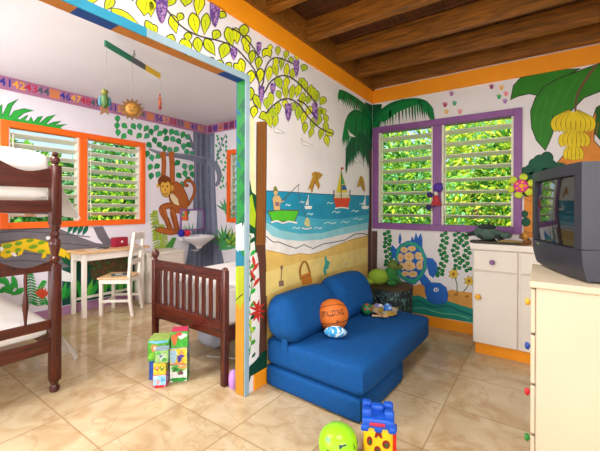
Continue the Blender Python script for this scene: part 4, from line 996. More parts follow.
cs = thing('shape_sorter_castle', 'yellow toy castle with blue battlement roof on the floor by the sofa', 'toy', (-.712, 1.765, 0), R(24))
ty, tbl, trd, tor = mat('toy_yellow', 'f2c31a', .35, .05, 10), mat('toy_blue', '1450b8', .35, .06, 10), mat('toy_red', 'd8241c', .35, .06, 10), mat('toy_orange', 'f06a1c', .35, .06, 10)
bm = NB(); cushion(bm, (0, 0, .115), (.150, .125, .16), .015, .003, 6); finish('body', bm, ty, cs, 60)
bm = NB(); cushion(bm, (0, 0, .022), (.165, .140, .044), .012, .0, 5); finish('base', bm, tor, cs, 60)
bm = NB(); cushion(bm, (0, 0, .215), (.168, .140, .05), .014, .0, 5)
for sx in (-.058, .058):
    for sy in (-.030, .050): cushion(bm, (sx, sy, .252), (.052, .044, .045), .012, .0, 4)
cushion(bm, (0, .03, .245), (.07, .05, .05), .012, .0, 4)
for sx in (-.07, 0, .07): cushion(bm, (sx, -.065, .192), (.040, .022, .032), .009, 0, 3)
roof = finish('battlement_roof', bm, tbl, cs, 60)
bm = NB(); cushion(bm, (-.005, -.073, .219), (.08, .006, .018), .003, 0, 3); finish('name_plate', bm, mat('plate_red', 'b82a4a', .4, .1, 10), roof, True)
def ovl(cx, cz, rx, rz_, n=16): return [(cx+rx*math.cos(2*PI*k/n), cz+rz_*math.sin(2*PI*k/n)) for k in range(n)]
shapes = [ovl(-.044, .125, .015, .024), ovl(.04, .117, .020, .022), ovl(-.004, .083, .017, .021), [(-.020, .147), (-.011, .182), (.013, .182), (.022, .147), (.012, .147), (.001, .160), (-.008, .147)]]
for i, sh_ in enumerate(shapes):
    bm = NB(); prism(bm, sh_, .004, M=Matrix.Translation((0, -.0675, 0))); hr = finish('shape_hole', bm, mat('hole_maroon', '8a1c1a', .4, .2, 30), cs)
    if i < 3:
        cx_ = sum(a for a, b in sh_)/len(sh_); cz_ = sum(b for a, b in sh_)/len(sh_)
        bm = NB(); prism(bm, [(cx_+(a-cx_)*.5+.002, cz_+(b-cz_)*.5-.003) for a, b in sh_], .003, M=Matrix.Translation((0, -.069, 0))); finish('hole_inside', bm, mat('hole_green', '2f5a2a', .5, .3, 40), hr)
bm = NB(); cushion(bm, (.085, 0, .10), (.022, .06, .13), .008, 0, 4); finish('side_door', bm, trd, cs, True)
bm = NB(); cushion(bm, (.088, -.01, .175), (.024, .035, .035), .010, 0, 4); finish('side_latch', bm, tbl, cs, True)

# ---- printed cardboard blocks
def block(lab, c, size, rz, cols, pic, name='toy_block'):
    """cols: front, right, top, rest;  pic: list of (x,z,rx,rz,colour) blobs printed on the front, x,z in -1..1"""
    o = thing(name, lab, 'toy block', (c[0], c[1], c[2]), rz, 'printed toy blocks stacked by the bed')
    s = size; bm = NB(); box(bm, -s/2, s/2, -s/2, s/2, 0, s, bev=.003, seg=1)
    for f in bm.faces:
        nrm = f.normal if f.normal.length else f.calc_center_median()
        f.normal_update(); nrm = f.normal
        f.material_index = 0 if nrm.y < -.8 else 1 if nrm.x > .8 else 2 if nrm.z > .8 else 3
    finish('block_body', bm, [mat('print_'+k, k, .35, .28, 45) for k in cols], o)
    bm = NB(); ms = []
    for i, (x, z, rx, rz_, k) in enumerate(pic):
        mm = mat('print_'+k, k, .35, .28, 45)
        if mm not in ms: ms.append(mm)
        for face in (0, 1):
            vs = []
            for q in range(14):
                a = 2*PI*q/14; rr_ = 1+.18*math.sin(3*a+i)
                u = max(-.94, min(.94, x*(1 if face == 0 else -.8)+rx*rr_*math.cos(a)))*s/2; v = s/2+max(-.94, min(.94, z+rz_*rr_*math.sin(a)))*s/2; d = s/2+.0004+.0003*i
                vs.append(bm.verts.new((u, -d, v) if face == 0 else (d, u, v)))
            bm.faces.new(vs).material_index = ms.index(mm)
    finish('printed_picture', bm, ms, o); return o
ry = R(44)
s1 = .130; cR = Vector((-2.322, 1.680, 0))
block('green and white printed block at the bottom of the right hand stack', cR, s1, ry, ('e6ebe0', '3a8a3a', '3f9a3a', '3f9a3a'), [(0, -.75, .95, .3, '2f9a3a'), (0, .55, .9, .4, '57b64a'), (-.3, .5, .3, .25, '2c7a2c'), (.25, .1, .3, .3, '6a4a44'), (-.35, 0, .25, .25, 'f2efe8'), (.5, .75, .5, .2, 'e8a05a')])
block('yellow and blue printed block in the middle of the right hand stack', cR+Vector((0, 0, s1)), s1, ry, ('e8c93a', '6a9a3a', 'd8c03a', '4a8ac8'), [(-.6, 0, .4, .95, 'a8d0e8'), (.1, -.3, .25, .45, '4a3a94'), (.35, .05, .3, .2, '5a44a4'), (.35, .5, .25, .22, 'e8a05a'), (0, -.85, .9, .15, 'e88a4a')])
block('red topped green printed block at the top of the right hand stack', cR+Vector((-.004, .004, 2*s1)), s1*.96, ry+.1, ('4ca83c', '3a9a3a', 'c8385a', '3a8a3a'), [(-.6, .1, .35, .7, 'c86a3a'), (.3, .45, .5, .35, 'eceee4'), (.35, -.4, .55, .4, '3fae3a'), (-.1, .7, .4, .25, 'd84a4a')])
cL = Vector((-2.485, 1.622, 0)); s2 = .148
block('plain blue block at the bottom back of the left hand stack', cL, s2, ry, ('2a5ab8', '1f4a9a', '2f64c4', '1f4a9a'), [(-.3, .2, .2, .5, '1c6ac0'), (.5, -.2, .3, .6, '2a7ac8')])
s3 = .162
block('large green printed block with blue edge topping the left hand stack', cL+Vector((.0, .0, s2)), s3, ry-.03, ('57a83a', '3f8a32', '9ab45a', '4a9a3a'), [(0, .82, .95, .13, '7ab4d8'), (-.35, .25, .35, .35, 'd8804a'), (-.3, .2, .2, .2, 'eedcc8'), (-.5, -.5, .45, .3, '7cc83a'), (.4, .1, .4, .5, '7ab43a')])
cF = Vector((-2.350, 1.532, 0)); s4 = .096
block('light blue and red printed block at the front bottom of the left hand stack', cF, s4, ry, ('9ad0e6', '8a5ab8', 'c8c83a', 'd83a3a'), [(0, -.78, .95, .25, 'd8303c'), (-.2, -.1, .35, .35, 'e8a8b0'), (.5, .2, .3, .3, '57a8d8'), (-.5, .6, .3, .2, 'd8ecf2')])
block('yellow printed block in the middle front of the left hand stack', cF+Vector((0, 0, s4)), s4*.93, ry, ('e2c23a', '8a9a3a', 'a8b84a', 'c8a83a'), [(-.4, .1, .35, .4, 'c8702c'), (.4, .1, .35, .4, '5a8a3a'), (-.4, .2, .15, .15, 'f2e8c8'), (.4, .25, .15, .15, 'e8d84a')])
block('pale green grey printed block at the front top of the left hand stack', cF+Vector((.012, .006, s4*1.93)), s4*.98, ry+.06, ('9ac07a', '5a8a5a', '8a9aa8', '6a9a5a'), [(0, 0, .5, .5, 'b8c8c0'), (-.1, .1, .25, .25, '7a8a94'), (.4, -.5, .4, .3, '4a9a3a'), (-.5, .6, .4, .25, '57b04a')])

# ================================================================== LEFT ROOM FURNITURE
# ---- bunk bed (foot end towards the opening)
bk = thing('bunk_bed', 'dark turned wood bunk bed end at the left edge of the room', 'bunk bed', (-2.90, 1.03, 0))
def bunk_post(x, y):
    bm = NB(); a = .034
    lathe(bm, [(.018, 0), (.03, .006), (.034, .03), (.022, .055), (.030, .075), (.036, .088)], c=(x, y, 0), seg=18)
    box(bm, x-a, x+a, y-a, y+a, .085, .93, bev=.008, seg=2)
    lathe(bm, [(.034, .925), (.022, .94), (.034, .96), (.036, .975), (.022, .99), (.030, 1.03), (.039, 1.07), (.036, 1.10), (.022, 1.125), (.034, 1.145), (.024, 1.17), (.034, 1.195), (.034, 1.22)], c=(x, y, 0), seg=18)
    box(bm, x-a, x+a, y-a, y+a, 1.215, 1.648, bev=.008, seg=2)
    lathe(bm, [(.030, 1.645), (.020, 1.658), (.024, 1.668), (.032, 1.688), (.026, 1.706), (.014, 1.716), (.022, 1.728), (.020, 1.740), (.008, 1.748), (0, 1.749)], c=(x, y, 0), seg=18)
    return bm
for x in (0, -1.93):
    for y in (0, -.95): finish('post', bunk_post(x, y), dark_w, bk, 40)
def scallop(z0, zs, y0=-.92, y1=-.03):
    ys_ = [i/24 for i in range(25)]; up_ = []
    for t in ys_:
        u = abs(t-.5)*2       # 0 centre .. 1 post
        zt = zs + .058*math.cos(u*PI*.5)**2*(1) + .025*math.sin(u*PI*2.2+.4)
        up_.append((y0+(y1-y0)*t, zt))
    return [(y0, z0)]+up_+[(y1, z0)]
Mz = Matrix.Rotation(PI/2, 4, 'Z')
for x in (0, -1.93):
    def board(z0, zs):
        bm = NB(); pts = scallop(z0, zs); prism(bm, [(a, b) for a, b in pts], .026, M=Matrix.Translation((x+.013, 0, 0)) @ Mz); return bm
    finish('crest_board', board(1.484, 1.605), dark_h, bk, 40); finish('crest_board', board(.885, .935), dark_h, bk, 40)
    for z0, z1 in ((1.308, 1.392), (.466, .530), (.300, .392)):
        bm = NB(); box(bm, x-.013, x+.013, -.92, -.03, z0, z1, bev=.005, seg=2); finish('cross_rail', bm, dark_h, bk)
    for yy in (-.175, -.475, -.775):
        bm = NB(); lathe(bm, [(.008, .52), (.009, .55), (.013, .60), (.019, .66), (.014, .73), (.009, .76), (.011, .80), (.012, .85), (.009, .90)], c=(x, yy, 0), seg=12); finish('spindle', bm, dark_w, bk, True)
for y in (0, -.95):
    for z0, z1 in ((1.29, 1.40), (.30, .42)):
        bm = NB(); box(bm, -1.90, -.03, y-.013, y+.013, z0, z1, bev=.005, seg=2); finish('side_rail', bm, dark_x, bk)
def mattress(lab, z, pil):
    m_ = thing('mattress', lab, 'mattress', (-2.90, 1.03, z))
    bm = NB(); cushion(bm, (-.965, -.475, .075), (1.86, .91, .15), .05, .008, 10); finish('mattress_body', bm, sheet, m_, 60)
    return m_
mu = mattress('upper bunk mattress with white sheet hanging past the post', 1.392, True)
ml = mattress('lower bunk mattress with white sheet reaching down beside the post', .394, False)
def drape(par, zt, zb, flare, x0=-1.85, x1=-.02):
    bm = NB(); nx, nz = 26, 10; g = []
    for i in range(nx+1):
        x = x0+(x1-x0)*i/nx; row = []
        for j in range(nz+1):
            t = j/nz; y = -.03+.055*min(1, t*4)+flare*max(0, t-.1)**1.2*(.75+.25*math.sin(i*1.1))+.006*math.sin(i*2.1)*t
            row.append(bm.verts.new((x+.02*t, y, zt+(zb-zt)*t+ (.02*math.sin(i*.7) if j == nz else 0))))
        g.append(row)
    for i in range(nx):
        for j in range(nz): bm.faces.new((g[i][j], g[i][j+1], g[i+1][j+1], g[i+1][j]))
    bmesh.ops.solidify(bm, geom=bm.faces[:], thickness=.006); return finish('hanging_sheet', bm, sheet, par, 80)
drape(mu, .24, -.12, .21); drape(ml, .13, -.21, .19)
pw = thing('pillow', 'white pillow standing behind the upper bunk crest board', 'pillow', (-3.02, .60, 1.575))
bm = NB(); cushion(bm, (0, 0, .085), (.13, .82, .18), .06, .015, 8, Matrix.Rotation(R(-12), 4, 'Y')); finish('pillow_body', bm, sheet, pw, 80)

# ---- desk and chair by the left wall
dk_ = thing('desk', 'small white desk with pine top under the orange window', 'desk', (-4.86, 1.84, 0))
bm = NB(); box(bm, 0.02, .385, 0, .90, .775, .803, bev=.004, seg=1); o = finish('desk_top', bm, pine, dk_); o['label'] = 'pine wood top'
bm = NB(); box(bm, .04, .355, .05, .85, .685, .775); finish('apron', bm, white2, dk_)
for x in (.03, .32):
    for y in (.07, .80):
        bm = NB(); box(bm, x, x+.048, y-.024, y+.024, 0, .775, bev=.004, seg=1); finish('leg', bm, white2, dk_)
bm = NB(); box(bm, .045, .07, .09, .78, .16, .19); finish('stretcher', bm, white2, dk_)
rb = thing('red_box', 'dark red box with white spot standing on the desk against the wall', 'box', (-4.72, 2.44, .803), R(10))
bm = NB(); cushion(bm, (0, 0, .065), (.10, .20, .13), .012, 0, 4); finish('box_body', bm, mat('box_red', '9c1a34', .5, .1, 20), rb, 60)
bm = NB(); lathe(bm, [(.016, 0), (.016, .003), (0, .003)], M=Matrix.Translation((.051, 0, .07)) @ Matrix.Rotation(PI/2, 4, 'Y')); finish('white_spot', bm, mat('spot_white', 'eadde0', .5, .05, 9), rb)
for i, (y, x, lab, cc) in enumerate(((2.10, -4.64, 'loose white papers lying on the near end of the desk', 'd8d4cc'), (2.22, -4.70, 'dark booklet lying on the desk beside the red box', '4a4a52'))):
    pp = thing('paper_sheet' if i == 0 else 'booklet', lab, 'paper', (x, y, .803), R(20+30*i))
    bm = NB(); box(bm, -.06, .06, -.10, .10, .0, .004); finish('pages', bm, mat('page_'+cc, cc, .7, .1, 14), pp)

ch = thing('chair', 'white painted wooden chair pulled up to the white desk', 'chair', (-4.395, 2.295, 0), R(-49.5))
for x in (-.17, .17):
    bm = NB(); box(bm, x-.019, x+.019, -.185, -.147, 0, .455, bev=.004, seg=1); finish('leg', bm, white2, ch)
    bm = NB(); rows = []
    for z, y in ((0, .205), (.2, .172), (.455, .160), (.7, .178), (1.03, .225)):
        rows.append([bm.verts.new((x+a*.019, y+b*.017, z)) for a, b in ((-1, -1), (1, -1), (1, 1), (-1, 1))])
    for a, b in zip(rows, rows[1:]):
        for k in range(4): bm.faces.new((a[k], a[(k+1) % 4], b[(k+1) % 4], b[k]))
    bm.faces.new(rows[0][::-1]); bm.faces.new(rows[-1]); finish('rear_leg', bm, white2, ch)
    bm = NB(); box(bm, x-.010, x+.010, -.15, .17, .17, .20); finish('stretcher', bm, white2, ch)
bm = NB(); box(bm, -.17, .17, -.175, -.155, .13, .16); finish('stretcher', bm, white2, ch)
bm = NB(); box(bm, -.185, .185, -.19, .165, .40, .455); finish('seat_frame', bm, white2, ch)
bm = NB(); box(bm, -.20, .20, -.205, .165, .455, .478, bev=.006, seg=2); o = finish('seat', bm, pine, ch); o['label'] = 'pine wood seat'
for z0, z1, y in ((.93, 1.02, .215), (.78, .84, .193), (.62, .68, .175)):
    bm = NB(); box(bm, -.155, .155, y-.010, y+.010, z0, z1, bev=.004, seg=1); finish('back_slat', bm, white2, ch)
bk2 = thing('picture_book', 'thin dark and white picture book lying on the chair seat', 'book', (-4.40, 2.29, .479), R(-20))
bm = NB(); box(bm, -.075, .075, -.105, .105, 0, .006); finish('book_cover', bm, mat('book_teal', '3a5a66', .5, .3, 26), bk2)
bm = NB(); box(bm, -.04, .05, -.06, .02, .006, .0075); finish('printed_panel', bm, mat('book_white', 'd8d8d2', .5, .1, 20), bk2)

# ---- single bed with slatted foot
sb = thing('bed', 'dark brown single bed with slatted footboard and ball finial', 'bed', (-2.85, 1.80, 0))
L_ = .905
def bpost(x, y, fin, h=.87):
    bm = NB(); a = .024
    box(bm, x-a, x+a, y-a, y+a, 0, h, bev=.006, seg=2)
    if fin: lathe(bm, [(.024, h-.004), (.014, h+.008), (.016, h+.016), (.03, h+.04), (.034, h+.058), (.026, h+.08), (.010, h+.092), (.008, h+.10), (0, h+.102)], c=(x, y, 0), seg=18)
    else: lathe(bm, [(.024, h-.01), (.026, h), (.022, h+.014), (.012, h+.022), (0, h+.024)], c=(x, y, 0), seg=18)
    return bm
finish('post', bpost(0, 0, True), dark_w, sb, 40); finish('post', bpost(L_, 0, False), dark_w, sb, 40)
finish('post', bpost(0, 2.0, False, .60), dark_w, sb, 40); finish('post', bpost(L_, 2.0, False, .60), dark_w, sb, 40)
bm = NB(); box(bm, .02, L_-.02, -.016, .016, .79, .87, bev=.006, seg=2); finish('top_rail', bm, dark_x, sb)
bm = NB(); box(bm, .02, L_-.02, -.016, .016, .355, .488, bev=.006, seg=2); finish('bottom_rail', bm, dark_x, sb)
for k in range(10):
    x = .02+(L_-.04)*(k+.62)/10.25; bm = NB(); box(bm, x-.019, x+.019, -.009, .009, .485, .793, bev=.003, seg=1); finish('slat', bm, dark_w, sb)
for x in (0, L_):
    bm = NB(); box(bm, x-.012, x+.012, .02, 1.98, .32, .44, bev=.004, seg=1); finish('side_rail', bm, dark_h, sb)
bm = NB(); box(bm, .02, L_-.02, 1.985, 2.015, .3, .58, bev=.004, seg=1); finish('head_panel', bm, dark_x, sb)
mt = thing('bed_mattress', 'thick white mattress on the dark slatted single bed', 'mattress', (-2.85, 1.80, .44))
bm = NB(); cushion(bm, (L_/2, 1.0, .15), (.93, 1.93, .295), .03, .006, 12); finish('mattress_body', bm, sheet, mt, 60)

# ---- white chest, sink and mirror
wc = thing('storage_chest', 'low white chest beside the wall below the sink', 'chest', (-4.845, 2.72, 0))
bm = NB(); box(bm, 0, .40, 0, .56, .0, .66, bev=.006, seg=1); finish('chest_body', bm, white2, wc)
bm = NB(); box(bm, -.0, .415, -.012, .572, .66, .70, bev=.006, seg=2); finish('lid', bm, white2, wc)
cer = mat('ceramic', 'eceaf0', .12, .02, 4)
sk = thing('sink', 'white ceramic wall sink below the small purple mirror', 'sink', (-4.855, 3.70, 0))
bm = NB()
prof = [(.0, .66), (.05, .665), (.06, .70), (.12, .735), (.20, .79), (.255, .83), (.27, .862), (.262, .872), (.235, .868), (.215, .845), (.14, .80), (.05, .775), (0, .772)]
lathe(bm, prof, c=(0, 0, 0), seg=32, cap=False)
for v in bm.verts: v.co.x = .24+v.co.x*.86
finish('basin', bm, cer, sk, 50)
bm = NB(); box(bm, .0, .09, -.22, .22, .79, .878, bev=.012, seg=2); finish('back_ledge', bm, cer, sk)
bm = NB(); tube(bm, [(.22, 0, .68), (.22, 0, .64), (.18, 0, .62), (.0, 0, .62)], .018, 10); finish('drain_pipe', bm, mat('pipe_grey', 'b8b8c0', .3, .05, 9), sk, True)
bm = NB(); tube(bm, [(.05, 0, .87), (.05, 0, .95), (.09, 0, .975), (.14, 0, .95)], .011, 8); finish('tap', bm, mat('chrome', 'c8c8cc', .15, .02, 5, metal=1), sk, True)
mi_ = thing('wall_mirror', 'small square mirror with purple frame above the sink', 'mirror', (XL+.006, 3.745, .945))
bm = NB()
for a in ((-.245, -.215, 0, .37), (.215, .245, 0, .37)): box(bm, 0, .022, a[0], a[1], a[2], a[3], bev=.003, seg=1)
for a in ((0, .03), (.34, .37)): box(bm, 0, .022, -.215, .215, a[0], a[1], bev=.003, seg=1)
finish('frame', bm, mat('mirror_frame', '8a5a9a', .4, .1, 10), mi_)
mg = bpy.data.materials.new('mirror_glass'); mg.use_nodes = True; g_ = mg.node_tree.nodes['Principled BSDF']; g_.inputs['Metallic'].default_value = 1; g_.inputs['Roughness'].default_value = .02; g_.inputs['Base Color'].default_value = (.85, .86, .88, 1)
bm = NB(); box(bm, .004, .012, -.216, .216, .029, .341); finish('glass', bm, mg, mi_)
bt = thing('bath_toy', 'blue and red soft toy sitting on the left rim of the sink', 'toy', (-4.735, 3.49, .868))
bm = NB(); ball(bm, (0, -.05, .055), .062, sc_=(.9, .9, 1)); o = finish('blue_half', bm, mat('toy_navy', '2a2a9c', .8, .1, 20), bt, True); o['label'] = 'deep blue half'
bm = NB(); ball(bm, (.01, .055, .05), .058, sc_=(.9, 1.1, .9)); o = finish('red_half', bm, mat('toy_crimson', 'd8283c', .8, .1, 20), bt, True); o['label'] = 'red half'

# ---- under the bed, beside the jamb
o = thing('cloth_bag', 'crumpled pale grey cloth bag under the slatted bed', 'bag', (-2.62, 2.30, 0))
bm = NB(); cushion(bm, (0, 0, .09), (.30, .24, .18), .07, .01, 8)
for v in bm.verts: v.co += Vector((.012*math.sin(v.co.z*60+v.co.y*40), .012*math.sin(v.co.x*50), .01*math.sin(v.co.x*45+v.co.y*30) if v.co.z > .03 else 0))
finish('bag_body', bm, mat('bag_grey', 'b4b8c4', .8, .15, 9, bump=.3), o, 80)
bm = NB(); tube(bm, [(-.06, 0, .17), (-.04, 0, .22), (.04, 0, .22), (.06, 0, .17)], .008, 6); finish('handle', bm, mat('bag_blue', '4a6aa8', .8, .1, 9), o, True)
o = thing('toy_stick', 'thin white stick lying on the floor under the bed', 'stick', (-2.30, 2.12, .008), R(25))
bm = NB(); tube(bm, [(-.16, 0, 0), (.16, 0, 0)], .007, 8); finish('stick_body', bm, mat('stick_white', 'd8d4cc', .5, .05, 9), o, True)
p = onz(231.5, 377, .06)
o = finish('toy_skittle', (lambda b: (lathe(b, [(.034, 0), (.04, .01), (.042, .06), (.038, .10), (.022, .125), (0, .132)], seg=18), b)[1])(NB()), mat('skittle_lilac', 'c08ac8', .4, .05, 9), None, True)
o.location = (-1.875, 1.83, 0); tag(o, 'lilac rounded plastic skittle on the floor behind the jamb', 'toy')

# ================================================================== HANGING THINGS
hook = (-3.065, 1.715)
mb = thing('hanging_mobile', 'wooden mobile stick with hanging sun and birds below the white ceiling', 'mobile', (hook[0], hook[1], ZL))
a_ = E0+ray(105, 44)*2.83; b_ = E0+ray(160, 77)*3.54
a_ = Vector((a_.x, a_.y, 2.70)); b_ = Vector((b_.x, b_.y, 2.70)); o3 = Vector((hook[0], hook[1], ZL)); d = (b_-a_); yawm = math.atan2(d.y, d.x)
a_ -= o3; b_ -= o3
mc = (mat('stick_green', '1f7a5c', .6, .1, 10), mat('stick_grey', '5a5f64', .6, .1, 10), mat('stick_yellow', 'd8b424', .6, .1, 10))
bm = NB()
Ms = Matrix.Translation(a_) @ Matrix.Rotation(yawm, 4, 'Z')
Ls = d.length
for i, (t0, t1) in enumerate(((0, .42), (.42, .68), (.68, 1))): box(bm, Ls*t0, Ls*t1, -.008, .008, -.026, .026, bev=.001, seg=1, mi=i, M=Ms)
finish('painted_stick', bm, list(mc), mb)
thr = mat('thread', '9a948a', .7, .05, 9)
bm = NB(); tube(bm, [(0, 0, 0), (0, 0, -.03)], .004, 6); tube(bm, [(.016*math.cos(k*PI/5), 0, -.045+.016*math.sin(k*PI/5)) for k in range(10)], .003, 5, closed=True); finish('ceiling_hook', bm, blk, mb, True)
def thread(p, q): 
    bm = NB(); tube(bm, [p, q], .0022, 5); finish('thread', bm, thr, mb)
mid_ = a_.lerp(b_, .44)
cam_dir = (E0-o3).normalized(); az = math.atan2(cam_dir.y, cam_dir.x)+PI/2
zs = 2.245-ZL
thread(Vector((0, 0, -.06)), mid_+Vector((0, 0, .02))); thread(mid_-Vector((0, 0, .02)), Vector((mid_.x, mid_.y, zs+.10))); thread(a_+Vector((.01, .01, -.02)), Vector((a_.x, a_.y, 2.32-ZL))); thread(b_-Vector((.01, .01, .02)), Vector((b_.x, b_.y, 2.52-ZL)))
sunm, sund = mat('sun_bronze', '6a4410', .5, .25, 20), mat('sun_gold', 'a06f1c', .5, .2, 20)
Mf = Matrix.Translation((mid_.x, mid_.y, zs)) @ Matrix.Rotation(az, 4, 'Z')
bm = NB(); n = 14; star_ = [((.105 if k % 2 else .072)*math.cos(k*PI/n), (.105 if k % 2 else .072)*math.sin(k*PI/n)) for k in range(2*n)]
prism(bm, star_, .012, M=Mf); sn = finish('sun_rays', bm, sunm, mb)
bm = NB(); ball(bm, (0, 0, 0), .055, sc_=(1, .35, 1))
for v in bm.verts: v.co = Mf @ v.co
finish('sun_face', bm, sund, sn, True)
bm = NB()
for x in (-.02, .02): ball(bm, Mf @ Vector((x, -.018, .014)), .006, seg=8, rings=6)
tube(bm, [Mf @ Vector((-.022+.011*k, -.018, -.014-.008*(1-abs(k-2)/2))) for k in range(5)], .003, 5); finish('sun_features', bm, blk, sn, True)
# parrot
Mp = Matrix.Translation((a_.x, a_.y, 2.225-ZL)) @ Matrix.Rotation(az, 4, 'Z')
bm = NB(); vs = ball(bm, (0, 0, 0), .035, sc_=(.9, .8, 1.7)); 
for v in vs: v.co = Mp @ v.co
pr = finish('parrot', bm, mat('parrot_green', '3f5f2c', .6, .4, 40), mb, True)
bm = NB(); vs = ball(bm, (0, -.005, .07), .027)
for v in vs: v.co = Mp @ v.co
finish('parrot_head', bm, mat('parrot_olive', '6a6a24', .6, .3, 30), pr, True)
for sx in (-1, 1):
    bm = NB(); vs = ball(bm, (sx*.034, 0, -.008), .022, sc_=(.6, .6, 1.9))
    for v in vs: v.co = Mp @ v.co
    finish('wing', bm, mat('parrot_blue', '2f6a7a', .6, .3, 30), pr, True)
bm = NB(); prism(bm, [(-.022, -.05), (.022, -.05), (.03, -.11), (0, -.095), (-.035, -.12)], .008, M=Mp); finish('parrot_tail', bm, mat('parrot_rust', '6a4420', .6, .3, 30), pr)
Mp = Matrix.Translation((b_.x, b_.y, 2.42-ZL)) @ Matrix.Rotation(az, 4, 'Z')
bm = NB(); vs = ball(bm, (0, 0, 0), .024, sc_=(.8, .8, 1.5))+ball(bm, (0, 0, .05), .017)+ball(bm, (0, 0, .085), .009, sc_=(1, 1, 2))
for v in vs: v.co = Mp @ v.co
lb = finish('little_bird', bm, mat('bird_rust', 'a8583a', .6, .3, 30), mb, True)
bm = NB(); vs = ball(bm, (0, -.012, -.05), .014, sc_=(1.3, 1, 1.6))
for v in vs: v.co = Mp @ v.co
finish('bird_tail', bm, mat('bird_red', '8a2c2c', .6, .3, 30), lb, True)

# flower ornament on the window frame
p = ony(521, 186, YW-.055)
fl = thing('flower_ornament', 'pink and green wooden flower hanging on the right of the purple frame', 'ornament', p)
pet, pnk, yel = mat('petal_lime', 'c2d22c', .5, .1, 14), mat('flower_pink', 'd83c8c', .5, .1, 14), mat('flower_yellow', 'f0a82c', .5, .1, 14)
for k in range(6):
    a = k*PI/3+.3; bm = NB(); ball(bm, (.088*math.cos(a), 0, .088*math.sin(a)), .036, seg=14, rings=8, sc_=(1, .35, 1)); finish('petal', bm, pet, fl, True)
bm = NB(); ball(bm, (0, -.006, 0), .064, sc_=(1, .35, 1)); ct = finish('flower_disc', bm, pnk, fl, True)
bm = NB(); ball(bm, (.006, -.024, .0), .024, sc_=(1, .5, 1)); 
for k in range(5): a = k*2*PI/5; ball(bm, (.04*math.cos(a), -.022, .04*math.sin(a)), .012, sc_=(1, .5, 1), seg=8, rings=6)
finish('flower_heart', bm, yel, ct, True)
bm = NB(); tube(bm, [(0, .01, .05), (.0, .02, .12), (0, .02, .20)], .003, 5); finish('cord', bm, thr, fl)
# doll ornament on the mullion
p = ony(436, 198, YW-.055)
dl = thing('hanging_doll', 'little hanging doll with violet head and red dress on the window mullion', 'ornament', p)
vio, viod = mat('doll_violet', '54359c', .8, .1, 20), mat('doll_dark_violet', '3a2a66', .8, .1, 20)
bm = NB(); ball(bm, (.022, 0, .115), .052, sc_=(1, .7, 1)); ball(bm, (.048, 0, .145), .022, sc_=(1, .7, 1)); finish('head', bm, vio, dl, True)
for x, z in ((-.07, .035), (-.08, -.105)):
    bm = NB(); ball(bm, (x, 0, z), .033, sc_=(1, .7, 1)); finish('pompom', bm, viod, dl, True)
    bm = NB(); tube(bm, [(x, 0, z), (0, 0, z+.02)], .006, 6); finish('arm', bm, viod, dl, True)
bm = NB(); tube(bm, [(.0, -.005, .07), (.0, -.005, .03)], .022, 10); finish('neck', bm, mat('doll_white', 'd8cfc8', .7, .1, 20), dl, True)
bm = NB(); lathe(bm, [(.022, .03), (.03, .0), (.05, -.06), (.062, -.085), (.0, -.085)], seg=16)
for v in bm.verts: v.co.y *= .5
finish('dress', bm, mat('doll_red', 'b83038', .7, .1, 20), dl, 60)
bm = NB(); tube(bm, [(.0, .01, .15), (0, .02, .24)], .003, 5); finish('cord', bm, thr, dl)
# ================================================================== OUTDOORS
rg = random.Random(11)
def leaf_mat(name, c):
    m = mat(name, c, .55, .25, 3, spec=.3)
    nt = m.node_tree; b = nt.nodes['Principled BSDF']; out = nt.nodes['Material Output']
    tl = nt.nodes.new('ShaderNodeBsdfTranslucent'); tl.inputs['Color'].default_value = (*[min(1, v*1.15) for v in lin(c)], 1)
    mx = nt.nodes.new('ShaderNodeMixShader'); mx.inputs[0].default_value = .4
    nt.links.new(b.outputs[0], mx.inputs[1]); nt.links.new(tl.outputs[0], mx.inputs[2]); nt.links.new(mx.outputs[0], out.inputs[0])
    return m
lms = [leaf_mat('foliage_lime', 'b4d23c'), leaf_mat('foliage_green', '5f9a2c'), leaf_mat('foliage_yellow', 'd8d64a'), leaf_mat('foliage_deep', '2f6a28'), leaf_mat('foliage_mint', '7fc08a')]
tkm = mat('bark_brown', '6a4c34', .8, .2, 8)
def leafquad(bm, c, d, l, w, mi):
    s = d.cross(Vector((rg.uniform(-1, 1), rg.uniform(-1, 1), rg.uniform(-1, 1)))).normalized()*w/2; n = d.cross(s).normalized()*l*.08
    v = [bm.verts.new(p) for p in (c, c+d*l*.45+s+n, c+d*l, c+d*l*.45-s+n)]
    bm.faces.new((v[0], v[1], v[2], v[3])).material_index = mi
def bush(lab, loc, rx, ry, rz, n, mats, l, name='garden_bush', cat='bush', zc=None, group=None):
    o = thing(name, lab, cat, loc, 0, group)
    bm = NB(); zc = zc or rz
    for i in range(n):
        while True:
            q = Vector((rg.uniform(-1, 1), rg.uniform(-1, 1), rg.uniform(-1, 1)))
            if .35 < q.length < 1: break
        k = 1+.12*math.sin(q.x*5+loc[0])*math.cos(q.z*6)
        c = Vector((q.x*rx*k, q.y*ry*k, zc+q.z*rz*k)); 
        if c.z < .02: continue
        d = (q*.8+Vector((rg.uniform(-.7, .7), rg.uniform(-.7, .7), rg.uniform(-.9, .5)))).normalized()
        leafquad(bm, c, d, l*rg.uniform(.7, 1.3), l*rg.uniform(.28, .45), rg.randrange(len(mats)))
    finish('foliage', bm, mats, o)
    bm = NB()
    for k in range(4): a = k*1.7; tube(bm, [(.06*math.cos(a), .06*math.sin(a), 0), (rx*.2*math.cos(a), ry*.2*math.sin(a), zc*.5), (rx*.5*math.cos(a), ry*.5*math.sin(a), zc)], [.04, .03, .01], 6)
    finish('stem', bm, tkm, o); return o
